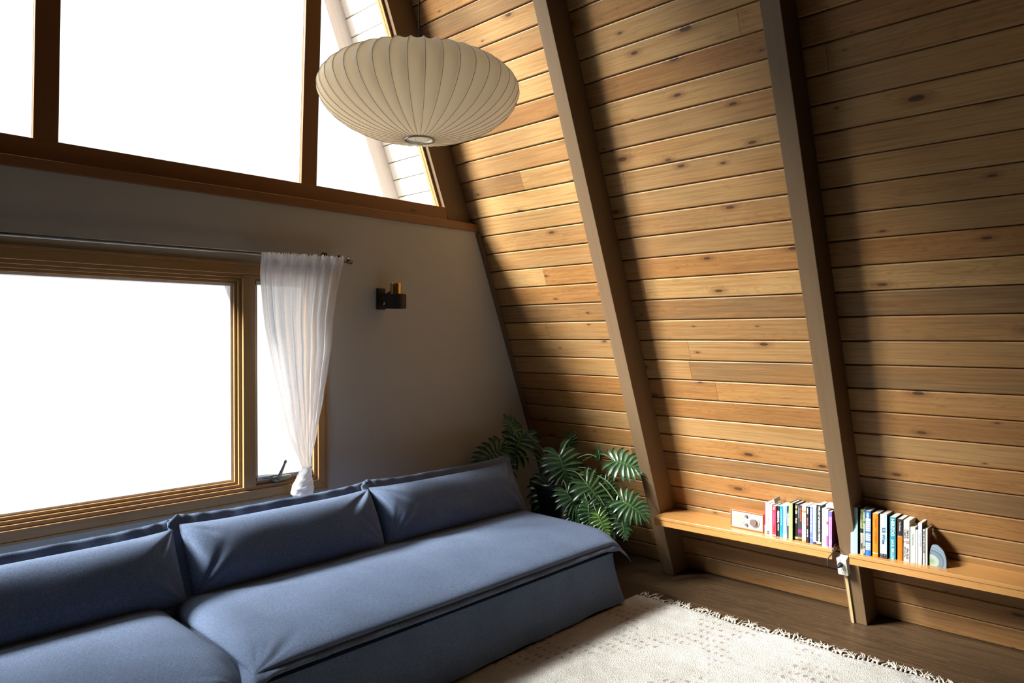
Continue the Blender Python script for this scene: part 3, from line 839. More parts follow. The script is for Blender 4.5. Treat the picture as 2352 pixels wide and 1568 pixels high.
# ---- books
Z_S = .435
def cover_mat(c, rough=.45):
    return plain('cover_%02x%02x%02x' % tuple(int(max(0, min(1, v))*255) for v in c), c, rough, .4)
M_PAGES = plain('book_pages', (.60, .56, .49), .8, .2)
def book(X, ya, yb, h, label, spine, board=None, hard=False, depth=.125, bands=(), text=(), group='books on the left shelf', lean_=0., z=Z_S):
    board = board or spine
    ytk = ya-yb; yc = (ya+yb)/2
    ya -= ytk*.02; yb += ytk*.02
    depth = min(depth, wx(z+h) - .006 - X)
    t = empty('book', (X+depth/2, yc, z), label, 'book', group)
    th = .0022 if hard else .0009
    M = None
    b = MB()
    b.cur = 0
    nseg = 5; bow = min(.003, ytk*.12)
    pr = [(X + bow*(1-(1-(2*i/nseg-1)**2)), ya + (yb-ya)*i/nseg) for i in range(nseg+1)]
    outer = pr; inner = [(x+th*1.4, y) for x, y in pr]; inner[0] = (inner[0][0], ya-th); inner[-1] = (inner[-1][0], yb+th)
    b.prism(outer + inner[::-1], z, z+h, axis='z')
    b.cur = 1
    b.prism([(X+bow+.0002, ya), (X+depth, ya), (X+depth, ya-th), (X+bow+.0002, ya-th)], z, z+h, axis='z')
    b.prism([(X+bow+.0002, yb+th), (X+depth, yb+th), (X+depth, yb), (X+bow+.0002, yb)], z, z+h, axis='z')
    b.build('cover', [cover_mat(spine), cover_mat(board)], t)
    ins = .003 if hard else .0004
    b = MB(); b.box(X+bow+th*1.5, X+depth-ins, yb+th+.0001, ya-th-.0001, z+ins, z+h-ins); b.build('page_block', M_PAGES, t)
    if bands:
        for (f0, f1, c) in bands:
            b = MB(); sx = -.0003
            b.prism([(x+sx, y+(yc-y)*.03) for x, y in outer] + [(x+.0001, y+(yc-y)*.03) for x, y in outer][::-1], z+h*f0, z+h*f1, axis='z'); b.build('spine_band', cover_mat(c), t)
    for (s_, size, f0, dy, c, bold) in text:
        if s_[0] == '^': lettering(t, s_[1:], size, (X-.0008, yc - dy, z+h*f0), (0, 0, 1), (0, 1, 0), cover_mat(c), 'title_lettering', bold=bold)
        else: lettering(t, s_, size, (X-.0008, yc - dy, z+h*f0), (0, 0, -1), (0, -1, 0), cover_mat(c), 'title_lettering', bold=bold)
    return t
WH = (.8, .78, .74); BK = (.02, .02, .022)
book(3.878, 1.7242, 1.7157, .176, 'slim crimson paperback standing right beside the radio', (.55, .04, .09), bands=((.02, .3, (.62, .35, .38)),))
book(3.869, 1.7140, 1.7060, .177, 'slim cream paperback, second book right of the radio', (.72, .62, .50))
book(3.871, 1.7055, 1.6945, .178, 'thin pinkish beige paperback with small black emblem at its foot', (.62, .47, .38), bands=((.03, .13, (.10, .09, .08)), (.06, .10, (.7, .68, .6))), text=(('R', .008, .52, 0, (.5, .08, .06), 0.0002),))
book(3.872, 1.6938, 1.6784, .175, 'plain off white paperback left of the wide red book', (.78, .80, .72))
book(3.873, 1.6782, 1.6565, .168, 'wide bright red paperback with purple lettering on the left shelf', (.68, .045, .07), bands=((.02, .05, (.75, .6, .6)),), text=(('CB', .012, .97, 0.001, (.85, .75, .75), .0003), ('NARRATIVES', .010, .78, .001, (.30, .10, .45), .0004), ('STORIES', .009, .34, .001, (.40, .02, .05), .0002)))
book(3.884, 1.6558, 1.6390, .170, 'black paperback with bold white block letters beside a blue one', (.02, .02, .022), text=(('REGIONAL', .0135, .84, 0, (.85, .85, .82), .0006), ('WRITINGS', .008, .42, 0, (.8, .8, .78), .0003)))
book(3.883, 1.6384, 1.6219, .172, 'vivid cyan blue paperback between black and pale blue spines', (.01, .26, .58), text=(('A COLLECTION OF STORIES', .007, .9, 0, (.45, .7, .85), .0001),))
book(3.884, 1.6219, 1.5991, .176, 'wide pale blue paperback with faint white lettering', (.24, .42, .74), bands=((.02, .12, (.55, .66, .85)),), text=(('SHORT ESSAYS', .009, .62, .004, (.8, .85, .92), .0002), ('SELECTED', .009, .97, -.003, (.7, .78, .9), .0001)))
book(3.883, 1.5988, 1.5868, .144, 'short black paperback with white capitals left of the green book', (.03, .03, .04), text=(('CONVERSATIONS', .0085, .96, 0, (.85, .85, .85), .0003),))
book(3.866, 1.5830, 1.5612, .200, 'tall lime green hardcover with black boards', (.34, .47, .16), (.015, .012, .01), hard=True, depth=.12)
book(3.886, 1.5600, 1.5390, .198, 'thick black hardcover with peach handwritten title', (.018, .018, .017), hard=True, depth=.11, text=(('The Gift', .014, .96, .001, (.80, .58, .38), .0005), ('Rumi', .013, .60, .001, (.72, .48, .30), .0004)), bands=((.03, .09, (.55, .45, .25)),))
book(3.878, 1.5372, 1.5135, .194, 'charcoal hardcover with red and grey lettering and an orange disc', (.035, .035, .04), hard=True, depth=.11, text=(('THE ADVENTURE', .010, .95, .005, (.55, .10, .04), .0003), ('collected stories', .009, .95, -.005, (.35, .35, .36), .0001)), bands=((.22, .33, (.25, .02, .13)), (.06, .11, (.62, .14, .03))))
book(3.866, 1.5105, 1.4880, .196, 'beige spined book with orange bands and a grey panel', (.60, .50, .40), bands=((.0, .06, (.62, .22, .05)), (.82, .88, (.62, .22, .05)), (.10, .80, (.42, .44, .38))), text=(('a life in notes', .008, .72, 0, (.25, .27, .25), 0.),))
book(3.871, 1.4872, 1.4752, .195, 'narrow black paperback with white and red letters beside periwinkle book', (.02, .02, .022), text=(('SPIRITUAL', .0075, .97, 0, (.8, .78, .75), .0003), ('PERSPECTIVES', .0070, .70, 0, (.65, .18, .14), .0002), ('OF OUR TIME', .007, .38, 0, (.7, .7, .68), .0002)))
book(3.878, 1.4748, 1.4556, .195, 'periwinkle paperback reading interpreter people in white', (.15, .20, .60), bands=((.0, .145, (.11, .16, .52)), (.145, .15, (.7, .75, .85))), text=(('INTERPRETER PEOPLE', .0130, .95, 0, (.62, .72, .92), .0002),))
book(3.875, 1.4552, 1.4370, .200, 'light powder blue paperback next to the periwinkle one', (.34, .47, .76), bands=((.0, .06, (.03, .04, .07)),), text=(('A CATALOGUE OF TALES & OTHER', .008, .92, 0, (.75, .83, .92), .0002),))
book(3.871, 1.4360, 1.4090, .213, 'tall black book with title The Art of Dramatic Writing', (.02, .02, .018), depth=.11, text=(('THE ART OF DRAMATIC WRITING', .0128, .975, .002, (.78, .76, .68), .0005),), bands=((.03, .085, (.45, .42, .32)),))
book(3.869, 1.4060, 1.3830, .201, 'cream paperback with green edge beside the tall black book', (.72, .70, .60), (.28, .36, .14), bands=((.08, .10, (.5, .48, .4)),), text=(('THE HOUSE OF TALES', .008, .85, -.001, (.36, .34, .28), .0001),))
book(3.866, 1.3815, 1.3722, .198, 'thin white book with magenta blocks left of the pink one', (.76, .70, .70), bands=((.02, .30, (.52, .08, .36)), (.60, .68, (.55, .05, .38))))
book(3.868, 1.3712, 1.3540, .190, 'pink paperback with dark magenta cover, last on the left shelf', (.66, .28, .56), (.10, .01, .06), bands=((.85, 1.0, (.16, .14, .55)), (.03, .07, (.28, .2, .6))), text=(('THE LANGUAGE OF LOVE', .009, .80, 0, (.38, .25, .68), .0002),))

def flat_book(center, size, eul, label, spine, group='books lying on top of the row'):
    M = Matrix.Translation(center) @ Matrix.Rotation(eul[2], 4, 'Z') @ Matrix.Rotation(eul[1], 4, 'Y') @ Matrix.Rotation(eul[0], 4, 'X')
    t = empty('book', center, label, 'book', group)
    lx_, ly, lz = size
    b = MB(); b.box(-lx_/2, lx_/2, -ly/2, ly/2, lz/2-.001, lz/2, M); b.box(-lx_/2, lx_/2, -ly/2, ly/2, -lz/2, -lz/2+.001, M); b.box(-lx_/2, -lx_/2+.001, -ly/2, ly/2, -lz/2+.001, lz/2-.001, M)
    b.build('cover', cover_mat(spine), t)
    b = MB(); b.box(-lx_/2+.0011, lx_/2-.001, -ly/2+.001, ly/2-.001, -lz/2+.0011, lz/2-.0011, M); b.build('page_block', M_PAGES, t)
flat_book((3.928, 1.675, Z_S+.192), (.100, .024, .007), (radians(72), 0, radians(6)), 'small grey green booklet leaning on top of the left row', (.30, .32, .27))
flat_book((3.930, 1.374, Z_S+.2095), (.085, .045, .014), (radians(6), radians(2), radians(8)), 'small cream book lying on the row against the rafter', (.70, .66, .55))

g2 = 'books on the right shelf'
book(3.847, 1.2544, 1.2190, .236, 'wide pale turquoise hardcover against the rafter on the right shelf', (.30, .52, .55), (.03, .035, .04), hard=True, depth=.085, group=g2, bands=((.56, .565, (.12, .25, .3)), (.90, .905, (.12, .25, .3))), text=(('The', .013, .78, -.004, (.10, .24, .28), 0.), ('Reading', .012, .76, .004, (.10, .24, .28), 0.)))
book(3.855, 1.2093, 1.1932, .230, 'yellow green book with black middle band beside the turquoise one', (.40, .42, .20), (.03, .03, .02), group=g2, depth=.09, bands=((.48, .58, (.02, .02, .02)), (.04, .46, (.38, .30, .26)), (.12, .40, (.46, .37, .33))), text=(('THE UNEXPECTED', .010, .96, 0, (.10, .10, .04), .0003), ('CAPITAL', .009, .40, 0, (.75, .72, .65), .0003)))
book(3.852, 1.1925, 1.1853, .231, 'very thin black book with green pattern on the right shelf', (.05, .12, .06), group=g2, depth=.09, bands=((.75, .95, (.25, .38, .22)), (.2, .7, (.30, .42, .30)), (.05, .15, (.4, .45, .35))))
bands = [(0, .13, (.03, .13, .42)), (.83, 1, (.03, .13, .42)), (.50, .545, (.03, .13, .42)), (.30, .33, (.03, .13, .42))]
for q in range(14):
    if q not in (8,): bands.append((.15+q*.047, .152+q*.047+.011, (.04, .14, .42)))
book(3.853, 1.1849, 1.1595, .228, 'blue and white striped thick paperback on the right shelf', (.74, .75, .74), (.02, .03, .06), group=g2, depth=.1, bands=bands, text=(('NEW', .014, .955, -.001, (.8, .82, .85), .0004), ('OXFORD', .0, .9, 0, (.8, .8, .8), 0))[:1])
book(3.859, 1.1529, 1.1257, .219, 'tall all orange paperback between striped and pale blue books', (.78, .19, .01), (.04, .012, .01), group=g2, depth=.11, text=(('VIRGINIA', .010, .87, .001, (.55, .10, .01), .0002), ('THE ESSAYS', .012, .60, .001, (.55, .10, .01), .0003)), bands=((.075, .095, (.85, .6, .4)),))
book(3.860, 1.1185, 1.0858, .221, 'pale blue hardcover with E B White lettering and brown foot', (.42, .57, .72), (.03, .02, .02), hard=True, group=g2, depth=.12, bands=((.0, .105, (.05, .032, .032)), (.02, .03, (.3, .25, .22)), (.075, .095, (.4, .5, .6))), text=(('Essays of', .016, .955, -.002, (.78, .84, .88), .0003), ('E.B. White', .019, .70, .001, (.015, .04, .09), .0004)))
book(3.877, 1.0787, 1.0501, .210, 'teal paperback reading HERZOG SAUL BELLOW in cream letters', (.03, .24, .31), (.02, .02, .04), group=g2, text=(('HERZOG', .0215, .965, .0005, (.78, .76, .62), .0005), ('SAUL BELLOW', .0165, .47, .0005, (.62, .64, .50), .0004)))
book(3.880, 1.0430, 1.0200, .206, 'black over orange classic paperback right of the teal book', (.80, .15, .005), (.02, .015, .015), group=g2, bands=((.58, 1., (.024, .024, .025)), (.575, .605, (.8, .75, .7))), text=(('Paul Bowles', .0095, .93, 0, (.6, .6, .55), .0001),))
book(3.886, 1.0180, .9912, .202, 'white paperback with black handwritten title and a brown eye', (.72, .71, .64), group=g2, bands=((.44, .455, (.22, .16, .15)), (.455, .485, (.42, .34, .30)), (.485, .50, (.25, .18, .16))), text=(('^ROBERTO', .0105, .56, -.0060, (.07, .05, .05), .0002), ('^BOLA\u00d1O', .0105, .57, .0050, (.07, .05, .05), .0002), ('^The SAVAGE', .0098, .09, -.0060, (.07, .05, .05), .0002), ('^DETECTIVES', .0098, .06, .0050, (.07, .05, .05), .0002)))
book(3.889, .9881, .9656, .174, 'shorter pale grey white paperback beside the eye spined book', (.66, .66, .61), group=g2, depth=.1, text=(('THE DREAM SONGS', .0065, .82, 0, (.20, .20, .18), .0001),))
book(3.890, .9640, .9545, .163, 'short pale green booklet wedged in the right row', (.62, .64, .50), group=g2, depth=.1)
book(3.878, .9500, .9335, .203, 'tall lavender white paperback near the end of the right row', (.62, .63, .72), (.02, .015, .02), group=g2, depth=.1, bands=((.0, .13, (.60, .56, .50)), (.80, .86, (.5, .55, .62))), text=(('COLLECTED POEMS', .008, .78, 0, (.4, .45, .62), .0001),))
book(3.884, .9325, .9230, .174, 'thin white paperback second from the agate', (.72, .68, .60), (.05, .02, .03), group=g2, depth=.09, text=(('SPRING AND ALL AND OTHER VERSE', .0065, .96, 0, (.12, .10, .10), .0002),))
book(3.887, .9205, .9118, .178, 'thin cream book with plum cover beside the agate', (.66, .62, .52), (.06, .01, .035), group=g2, depth=.09)

# ---- agate book end
M = Mat('banded_agate', .12, .6); x, y, z = M.co()
nz = M.noise(M.vec(x, y, z), 22, 3)
dy = y - .028; r_ = (((dy*dy) + (z-.022)*(z-.022)).pow(.5) + nz*.012)
bnd = ((r_*420).sin()*.5+.5)
c = M.mix(r_.sm(.018, .026), (.22, .36, .14), (.36, .42, .40)); c = M.mix(r_.sm(.030, .045), c, (.10, .15, .19)); c = M.mix(r_.sm(.055, .07), c, (.17, .22, .28)); c = M.mix(bnd*.25, c, (.42, .48, .52))
M.color(c); M_AGATE = M.m
M_RIND = plain('rough_agate_rind', (.025, .018, .015), .6, .3)
ac = (3.90, .869, Z_S)
t = empty('agate_bookend', ac, 'half round polished agate with pale green centre holding the right books', 'bookend')
def sgn_(v): return -1 if v < 0 else 1
out = []
for i in range(33):
    a = pi*i/32; wob = 1+.012*sin(a*5)+.008*sin(a*11+1)
    cc = cos(a); out.append((.886 + (.021 if cc > 0 else .052)*sgn_(cc)*abs(cc)**.8*wob, Z_S + max(0., .104*max(0, sin(a))**.75*wob)))
out = [(y_, z_) for y_, z_ in out]
b = MB(); b.add([(3.90, y_, z_) for y_, z_ in out], [tuple(range(len(out)))]); 
b.add([(3.903, y_, z_) for y_, z_ in out], []); n = len(out)
b.f += [(i, i+1, n+i+1, n+i) for i in range(n-1)]; b.mi += [0]*(n-1)
b.build('cut_face', M_AGATE, t)
rows = []
for q in range(9):
    f = q/8; sc = sqrt(max(0, 1-f*f)) if q else 1.0
    rows.append([(3.9031 + .062*f, ac[1] + (y_-ac[1])*max(sc, .02)*(1.03 if q < 1 else 1.02), Z_S + (z_-Z_S)*max(sc, .02)*1.01 + 0) for y_, z_ in out])
b = MB(); b.grid(rows); b.build('rind', M_RIND, t, smooth=True)

# ---- radio
t = empty('table_radio', (3.94, 1.835, Z_S), 'walnut cased table radio with white face standing on the left shelf', 'radio')
M_WAL = wood('radio_cherry', 1, 2, [(.36, .13, .045), (.38, .14, .05), (.36, .13, .045), (.30, .10, .035)], knots=0, rough=.4, gcol=(.18, .06, .02), seed=31.)
rx, ry0, ry1, rz0, rz1 = 3.89, 1.735, 1.936, Z_S+.002, Z_S+.105
b = MB(); wl = .007
b.box(rx, rx+.105, ry0, ry1, rz0, rz0+wl); b.box(rx, rx+.088, ry0, ry1, rz1-wl, rz1); b.box(rx, rx+.09, ry0, ry0+wl, rz0+wl, rz1-wl); b.box(rx, rx+.09, ry1-wl, ry1, rz0+wl, rz1-wl)
b.box(rx+.082, rx+.086, ry0+wl, ry1-wl, rz0+wl, rz1-wl)
b.build('case', M_WAL, t, bevel=.0015)
for y_ in (ry0+.02, ry1-.02):
    for x_ in (rx+.015, rx+.08):
        b = MB(); b.tube([(x_, y_, Z_S), (x_, y_, rz0+.0005)], .006, 10); b.build('foot', M_RUBBER, t)
b = MB(); b.box(rx+.004, rx+.008, ry0+wl+.0002, ry1-wl-.0002, rz0+wl+.0002, rz1-wl-.0002); fp = b.build('face_plate', plain('radio_face_white', (.50, .52, .53), .4), t)
MX = Matrix(((0, 0, -1), (0, 1, 0), (1, 0, 0)))  # lathe axis -> -x
def disc(name, y_, z_, prof, mat, parent=None, n=40):
    b = MB(); b.lathe(prof, (rx+.004, y_, z_), n, M=MX); return b.build(name, mat, parent or t, smooth=False, bevel=.0004)
M = Mat('speaker_mesh', .7, .3); x, y, z = M.co(); dots = ((y*2*pi*500).sin()*(z*2*pi*500).sin()).sm(-.2, .6); M.color(M.mix(dots, (.25, .27, .22), (.32, .34, .29))); M_SPK = M.m
disc('speaker', 1.884, Z_S+.054, [(.0355, 0), (.0355, .001), (.034, .0015), (.001, .0018)], M_SPK)
M_DIAL = plain('silver_dial', (.60, .60, .62), .3, .5, .6); M_KNOB = plain('grey_brown_knob', (.16, .12, .11), .4)
disc('dial', 1.790, Z_S+.050, [(.031, 0), (.031, .003), (.029, .0045), (.001, .005)], M_DIAL)
disc('tuning_knob', 1.792, Z_S+.050, [(.0205, .005), (.0205, .014), (.0195, .016), (.001, .0165)], M_KNOB)
for z_ in (.079, .030): disc('knob', 1.838, Z_S+z_, [(.0085, 0), (.0085, .009), (.0078, .0105), (.001, .011)], M_KNOB, n=24)
disc('indicator', 1.838, Z_S+.054, [(.0012, 0), (.0012, .0008), (.0002, .0008)], M_INK, n=10)
b = MB(); b.box(rx+.0035, rx+.004, 1.912, 1.921, rz1-.0145, rz1-.0135); b.box(rx+.0035, rx+.004, 1.899, 1.909, rz1-.0145, rz1-.0135); b.build('printed_mark', M_INK, fp)

# ---- outlet, raceway, cord
def wb_(b, y0, y1, s0, s1, n0, n1): b.box(-y0, -y1, s0, s1, n0, n1, M=MW)
sz = lambda z, n: (z + n*sin(T_))/cos(T_)
so0, so1 = sz(.308, RD), sz(.402, RD)
t = empty('wall_outlet', tuple(W(1.32, so0, RD)), 'ivory double outlet box mounted on the rafter between the shelves', 'outlet')
b = MB(); wb_(b, 1.2805, 1.3315, so0, so1, RD, RD+.042); ob = b.build('box', M_IVORY, t, bevel=.004, seg=3)
for q, sc in enumerate((so0+.029, so1-.029)):
    b = MB(); 
    ring = []
    for i in range(28):
        a = 2*pi*i/28; ring.append((1.306+.0165*cos(a), sc + max(-.0135, min(.0135, .0175*sin(a)))))
    b.add([W(y_, s_, RD+.0421) for y_, s_ in ring] + [W(y_, s_, RD+.0445) for y_, s_ in ring], [tuple(range(28, 56))] + [(i, (i+1) % 28, 28+(i+1) % 28, 28+i) for i in range(28)])
    so = b.build('socket', plain('white_socket', (.78, .76, .70), .35), t)
    b = MB(); wb_(b, 1.3105, 1.3125, sc+.0005, sc+.0085, RD+.0444, RD+.0449); wb_(b, 1.2995, 1.3015, sc+.0015, sc+.0075, RD+.0444, RD+.0449); wb_(b, 1.304, 1.308, sc-.009, sc-.005, RD+.0444, RD+.0449)
    b.build('slot', M_INK, so)
b = MB(); b.tube([W(1.306, (so0+so1)/2, RD+.042), W(1.306, (so0+so1)/2, RD+.0435)], .003, 10); b.build('screw', M_NICKEL, t)
t = empty('cable_raceway', (4.05, 1.306, 0), 'beige flat cable channel running from the outlet down to the floor', 'cable channel')
b = MB()
P = [Vector((wx(0, n), y, 0)) for y, n in ((1.313, RD), (1.298, RD), (1.298, RD+.010), (1.313, RD+.010))]
b.hexa(P + [W(y, so0-.0005, n) for y, n in ((1.313, RD), (1.298, RD), (1.298, RD+.010), (1.313, RD+.010))]); b.build('channel', plain('beige_channel', (.52, .38, .19), .5), t, bevel=.001)
sc = so1-.029
t = empty('power_cord', tuple(W(1.33, sc, RD+.05)), 'black power cord plugged into the ivory outlet', 'cord')
p0 = W(1.308, sc, RD+.045)
b = MB(); b.tube([p0, W(1.309, sc-.001, RD+.055), W(1.314, sc-.003, RD+.066), W(1.319, sc-.006, RD+.072)], [.0125, .013, .008, .005], 12); b.build('plug', M_RUBBER, t, smooth=True)
a = W(1.319, sc-.006, RD+.072)
pts = [a, a+Vector((-.004, .012, -.006)), Vector((3.80, 1.345, .355)), Vector((3.802, 1.351, .39)), Vector((3.825, 1.334, .425)), Vector((3.84, 1.332, .448)), Vector((3.87, 1.338, .452)), Vector((3.93, 1.345, .45)), Vector((3.99, 1.35, .4425))]
def smooth_path(pts, n=6):
    out = []; pts = [Vector(p) for p in pts]
    for i in range(len(pts)-1):
        p0, p1, p2, p3 = pts[max(0, i-1)], pts[i], pts[i+1], pts[min(len(pts)-1, i+2)]
        for k in range(n):
            f = k/n; out.append(.5*((2*p1) + (p2-p0)*f + (2*p0-5*p1+4*p2-p3)*f*f + (3*p1-p0-3*p2+p3)*f**3))
    out.append(pts[-1]); return out
b = MB(); b.tube(smooth_path(pts), .0034, 8); b.build('cable', M_RUBBER, t, smooth=True)

# ---- rug
M = Mat('ivory_wool_rug', .95, .1); x, y, z = M.co()
n1 = M.noise(M.vec(x, y, z), 3.2, 4, .6); n2 = M.noise(M.vec(x, y, z), 46, 3, .6); n3 = M.noise(M.vec(x, y, z), 210, 2)
wxx = x + (M.noise(M.vec(x, y, 0.), 14, 2)-.5)*.03; wyy = y + (M.noise(M.vec(y, x, 3.), 14, 2)-.5)*.03
cu, cv = wxx*15., wyy*27. + ((wxx*15.).fract()-.5).abs()*.9
tri = ((cu.fract()-.5).abs()*2)          # dashes
row = cv.fract()
dash = tri.lt(.42) * row.lt(.48)
# big lattice of lozenges
A = ((wxx*1.25 + wyy*1.9).fract()-.5).abs(); B = ((wxx*1.25 - wyy*1.9 + .13).fract()-.5).abs()
lat = A.mn(B).lt(.15)
patch = M.noise(M.vec(x, y, 8.), 2.1, 2).sm(.34, .50)
marks = dash * lat * patch * n2.sm(.32, .55)
dk = y.sm(1.72, 2.0) * x.sm(3.0, 2.3)
bord = dash*dk*n2.sm(.3, .5)
c = M.mix(n1.sm(.35, .65), (.60, .59, .55), (.52, .50, .46)); c = M.mix(n2.sm(.3, .7)*.35, c, (.46, .42, .36))
c = M.mix(marks*.75, c, (.26, .20, .16)); c = M.mix(bord*.85, c, (.06, .04, .035))
M.color(c); vt = E_(M.nt, M.voro(M.vec(x*1., y*1.7, 0.), 95).outputs['Distance']); M.bump(n2*.35 + n3*.45 + vt*.5 + M.noise(M.vec(x, y, z), 520, 2)*.5, 1., .007); M_RUG = M.m
t = empty('rug', (2.2, 1.2, 0), 'ivory shag rug with faint brown marks and a fringed edge on the dark floor', 'rug')
rr = random.Random(5)
rx1, ry_a, ry_b, rx0 = 3.60, 2.385, .42, -.9
P = []
NXr, NYr = 220, 110
def hz(x, y): return .012 + .003*sin(x*31+sin(y*17)*2)*sin(y*27+sin(x*13)*2) + .0018*sin(x*83+y*41)*sin(y*77-x*29)
for j in range(NYr+1):
    v = j/NYr; row_ = []
    for i in range(NXr+1):
        u = i/NXr
        ed = .008*sin(v*25+1)+.004*sin(v*61)
        X = rx0 + (rx1+ed-rx0)*u; Y = ry_b + (ry_a + .006*sin(u*40) - ry_b)*v
        e = min(min(u, 1-u)*(rx1-rx0), min(v, 1-v)*(ry_a-ry_b)); f = min(1, e/.02)
        row_.append((X, Y, .001 + (hz(X, Y)+rr.uniform(-.0006, .0006))*f**.5))
    P.append(row_)
b = MB(); b.grid(P); b.build('pile', M_RUG, t, smooth=True, fix=False)
M_FR = plain('ivory_wool_yarn', (.60, .55, .46), .9, .1)
ntas = 96
for q in range(ntas):
    y_ = .44 + (2.37-.44)*(q+.5)/ntas + rr.uniform(-.004, .004)
    v = (y_-ry_b)/(ry_a-ry_b); xe = rx1 + .008*sin(v*25+1)+.004*sin(v*61)
    b = MB()
    ang = rr.gauss(.15, .42); ln = rr.uniform(.055, .09)
    curl = rr.gauss(0, .55)
    b.tube([(xe-.008, y_, .010), (xe+.002, y_, .008), (xe+.008, y_, .007)], [.004, .0052, .0035], 6)
    for s_ in range(rr.choice((3, 4, 4, 5))):
        aa = ang + rr.gauss(0, .22); l2 = ln*rr.uniform(.7, 1.1); cc = curl + rr.gauss(0, .4)
        pts = []; px_, py_ = xe+.004, y_; h0 = rr.uniform(.0025, .006)
        for k_ in range(7):
            f = k_/6
            pts.append((px_, py_, h0 + .006*max(0, .5-f) + .004*abs(sin(f*pi*1.3+s_))*rr.random()))
            px_ += l2/6*cos(aa + cc*f); py_ += l2/6*sin(aa + cc*f)
        b.tube(pts, [.0022, .0024, .0023, .0022, .002, .0018, .0012], 5)
    b.build('tassel', M_FR, t, smooth=True)

# ---- plant
M = Mat('glossy_leaf', .28, .6); x, y, z = M.co()
n = M.noise(M.vec(x, y, z), 30, 2); M.color(M.mix(n.sm(.3, .7), (.020, .062, .024), (.034, .090, .030)))
M.b.inputs['Subsurface Weight'].default_value = 0.; M_LEAF = M.m
M = Mat('young_leaf', .32, .6); x, y, z = M.co()
n = M.noise(M.vec(x, y, z), 30, 2); M.color(M.mix(n.sm(.3, .7), (.07, .16, .03), (.11, .22, .045))); M_LEAF2 = M.m
M_RIB = plain('pale_green_rib', (.16, .26, .07), .4); M_STEM = plain('green_stem', (.09, .15, .045), .45)
M_POT = plain('black_glazed_pot', (.008, .008, .009), .25, .5)
plant = empty('potted_plant', (3.56, 3.02, 0), 'split leaf philodendron in a black pot in the corner behind the sofa end', 'potted plant')
b = MB(); b.lathe([(.105, 0.), (.125, .03), (.155, .30), (.162, .56), (.168, .575), (.168, .60), (.158, .60), (.15, .55), (.15, .54)], (3.60, 3.03, 0), 40); b.build('pot', M_POT, plant, smooth=True)
b = MB(); b.lathe([(.149, .545), (.08, .555), (.001, .56)], (3.60, 3.03, 0), 24, caps=(False, True)); b.build('soil', plain('potting_soil', (.02, .013, .01), .9), plant)
POTC = Vector((3.60, 3.03, .56))
CAMP = Vector((0, 0, 1.55))
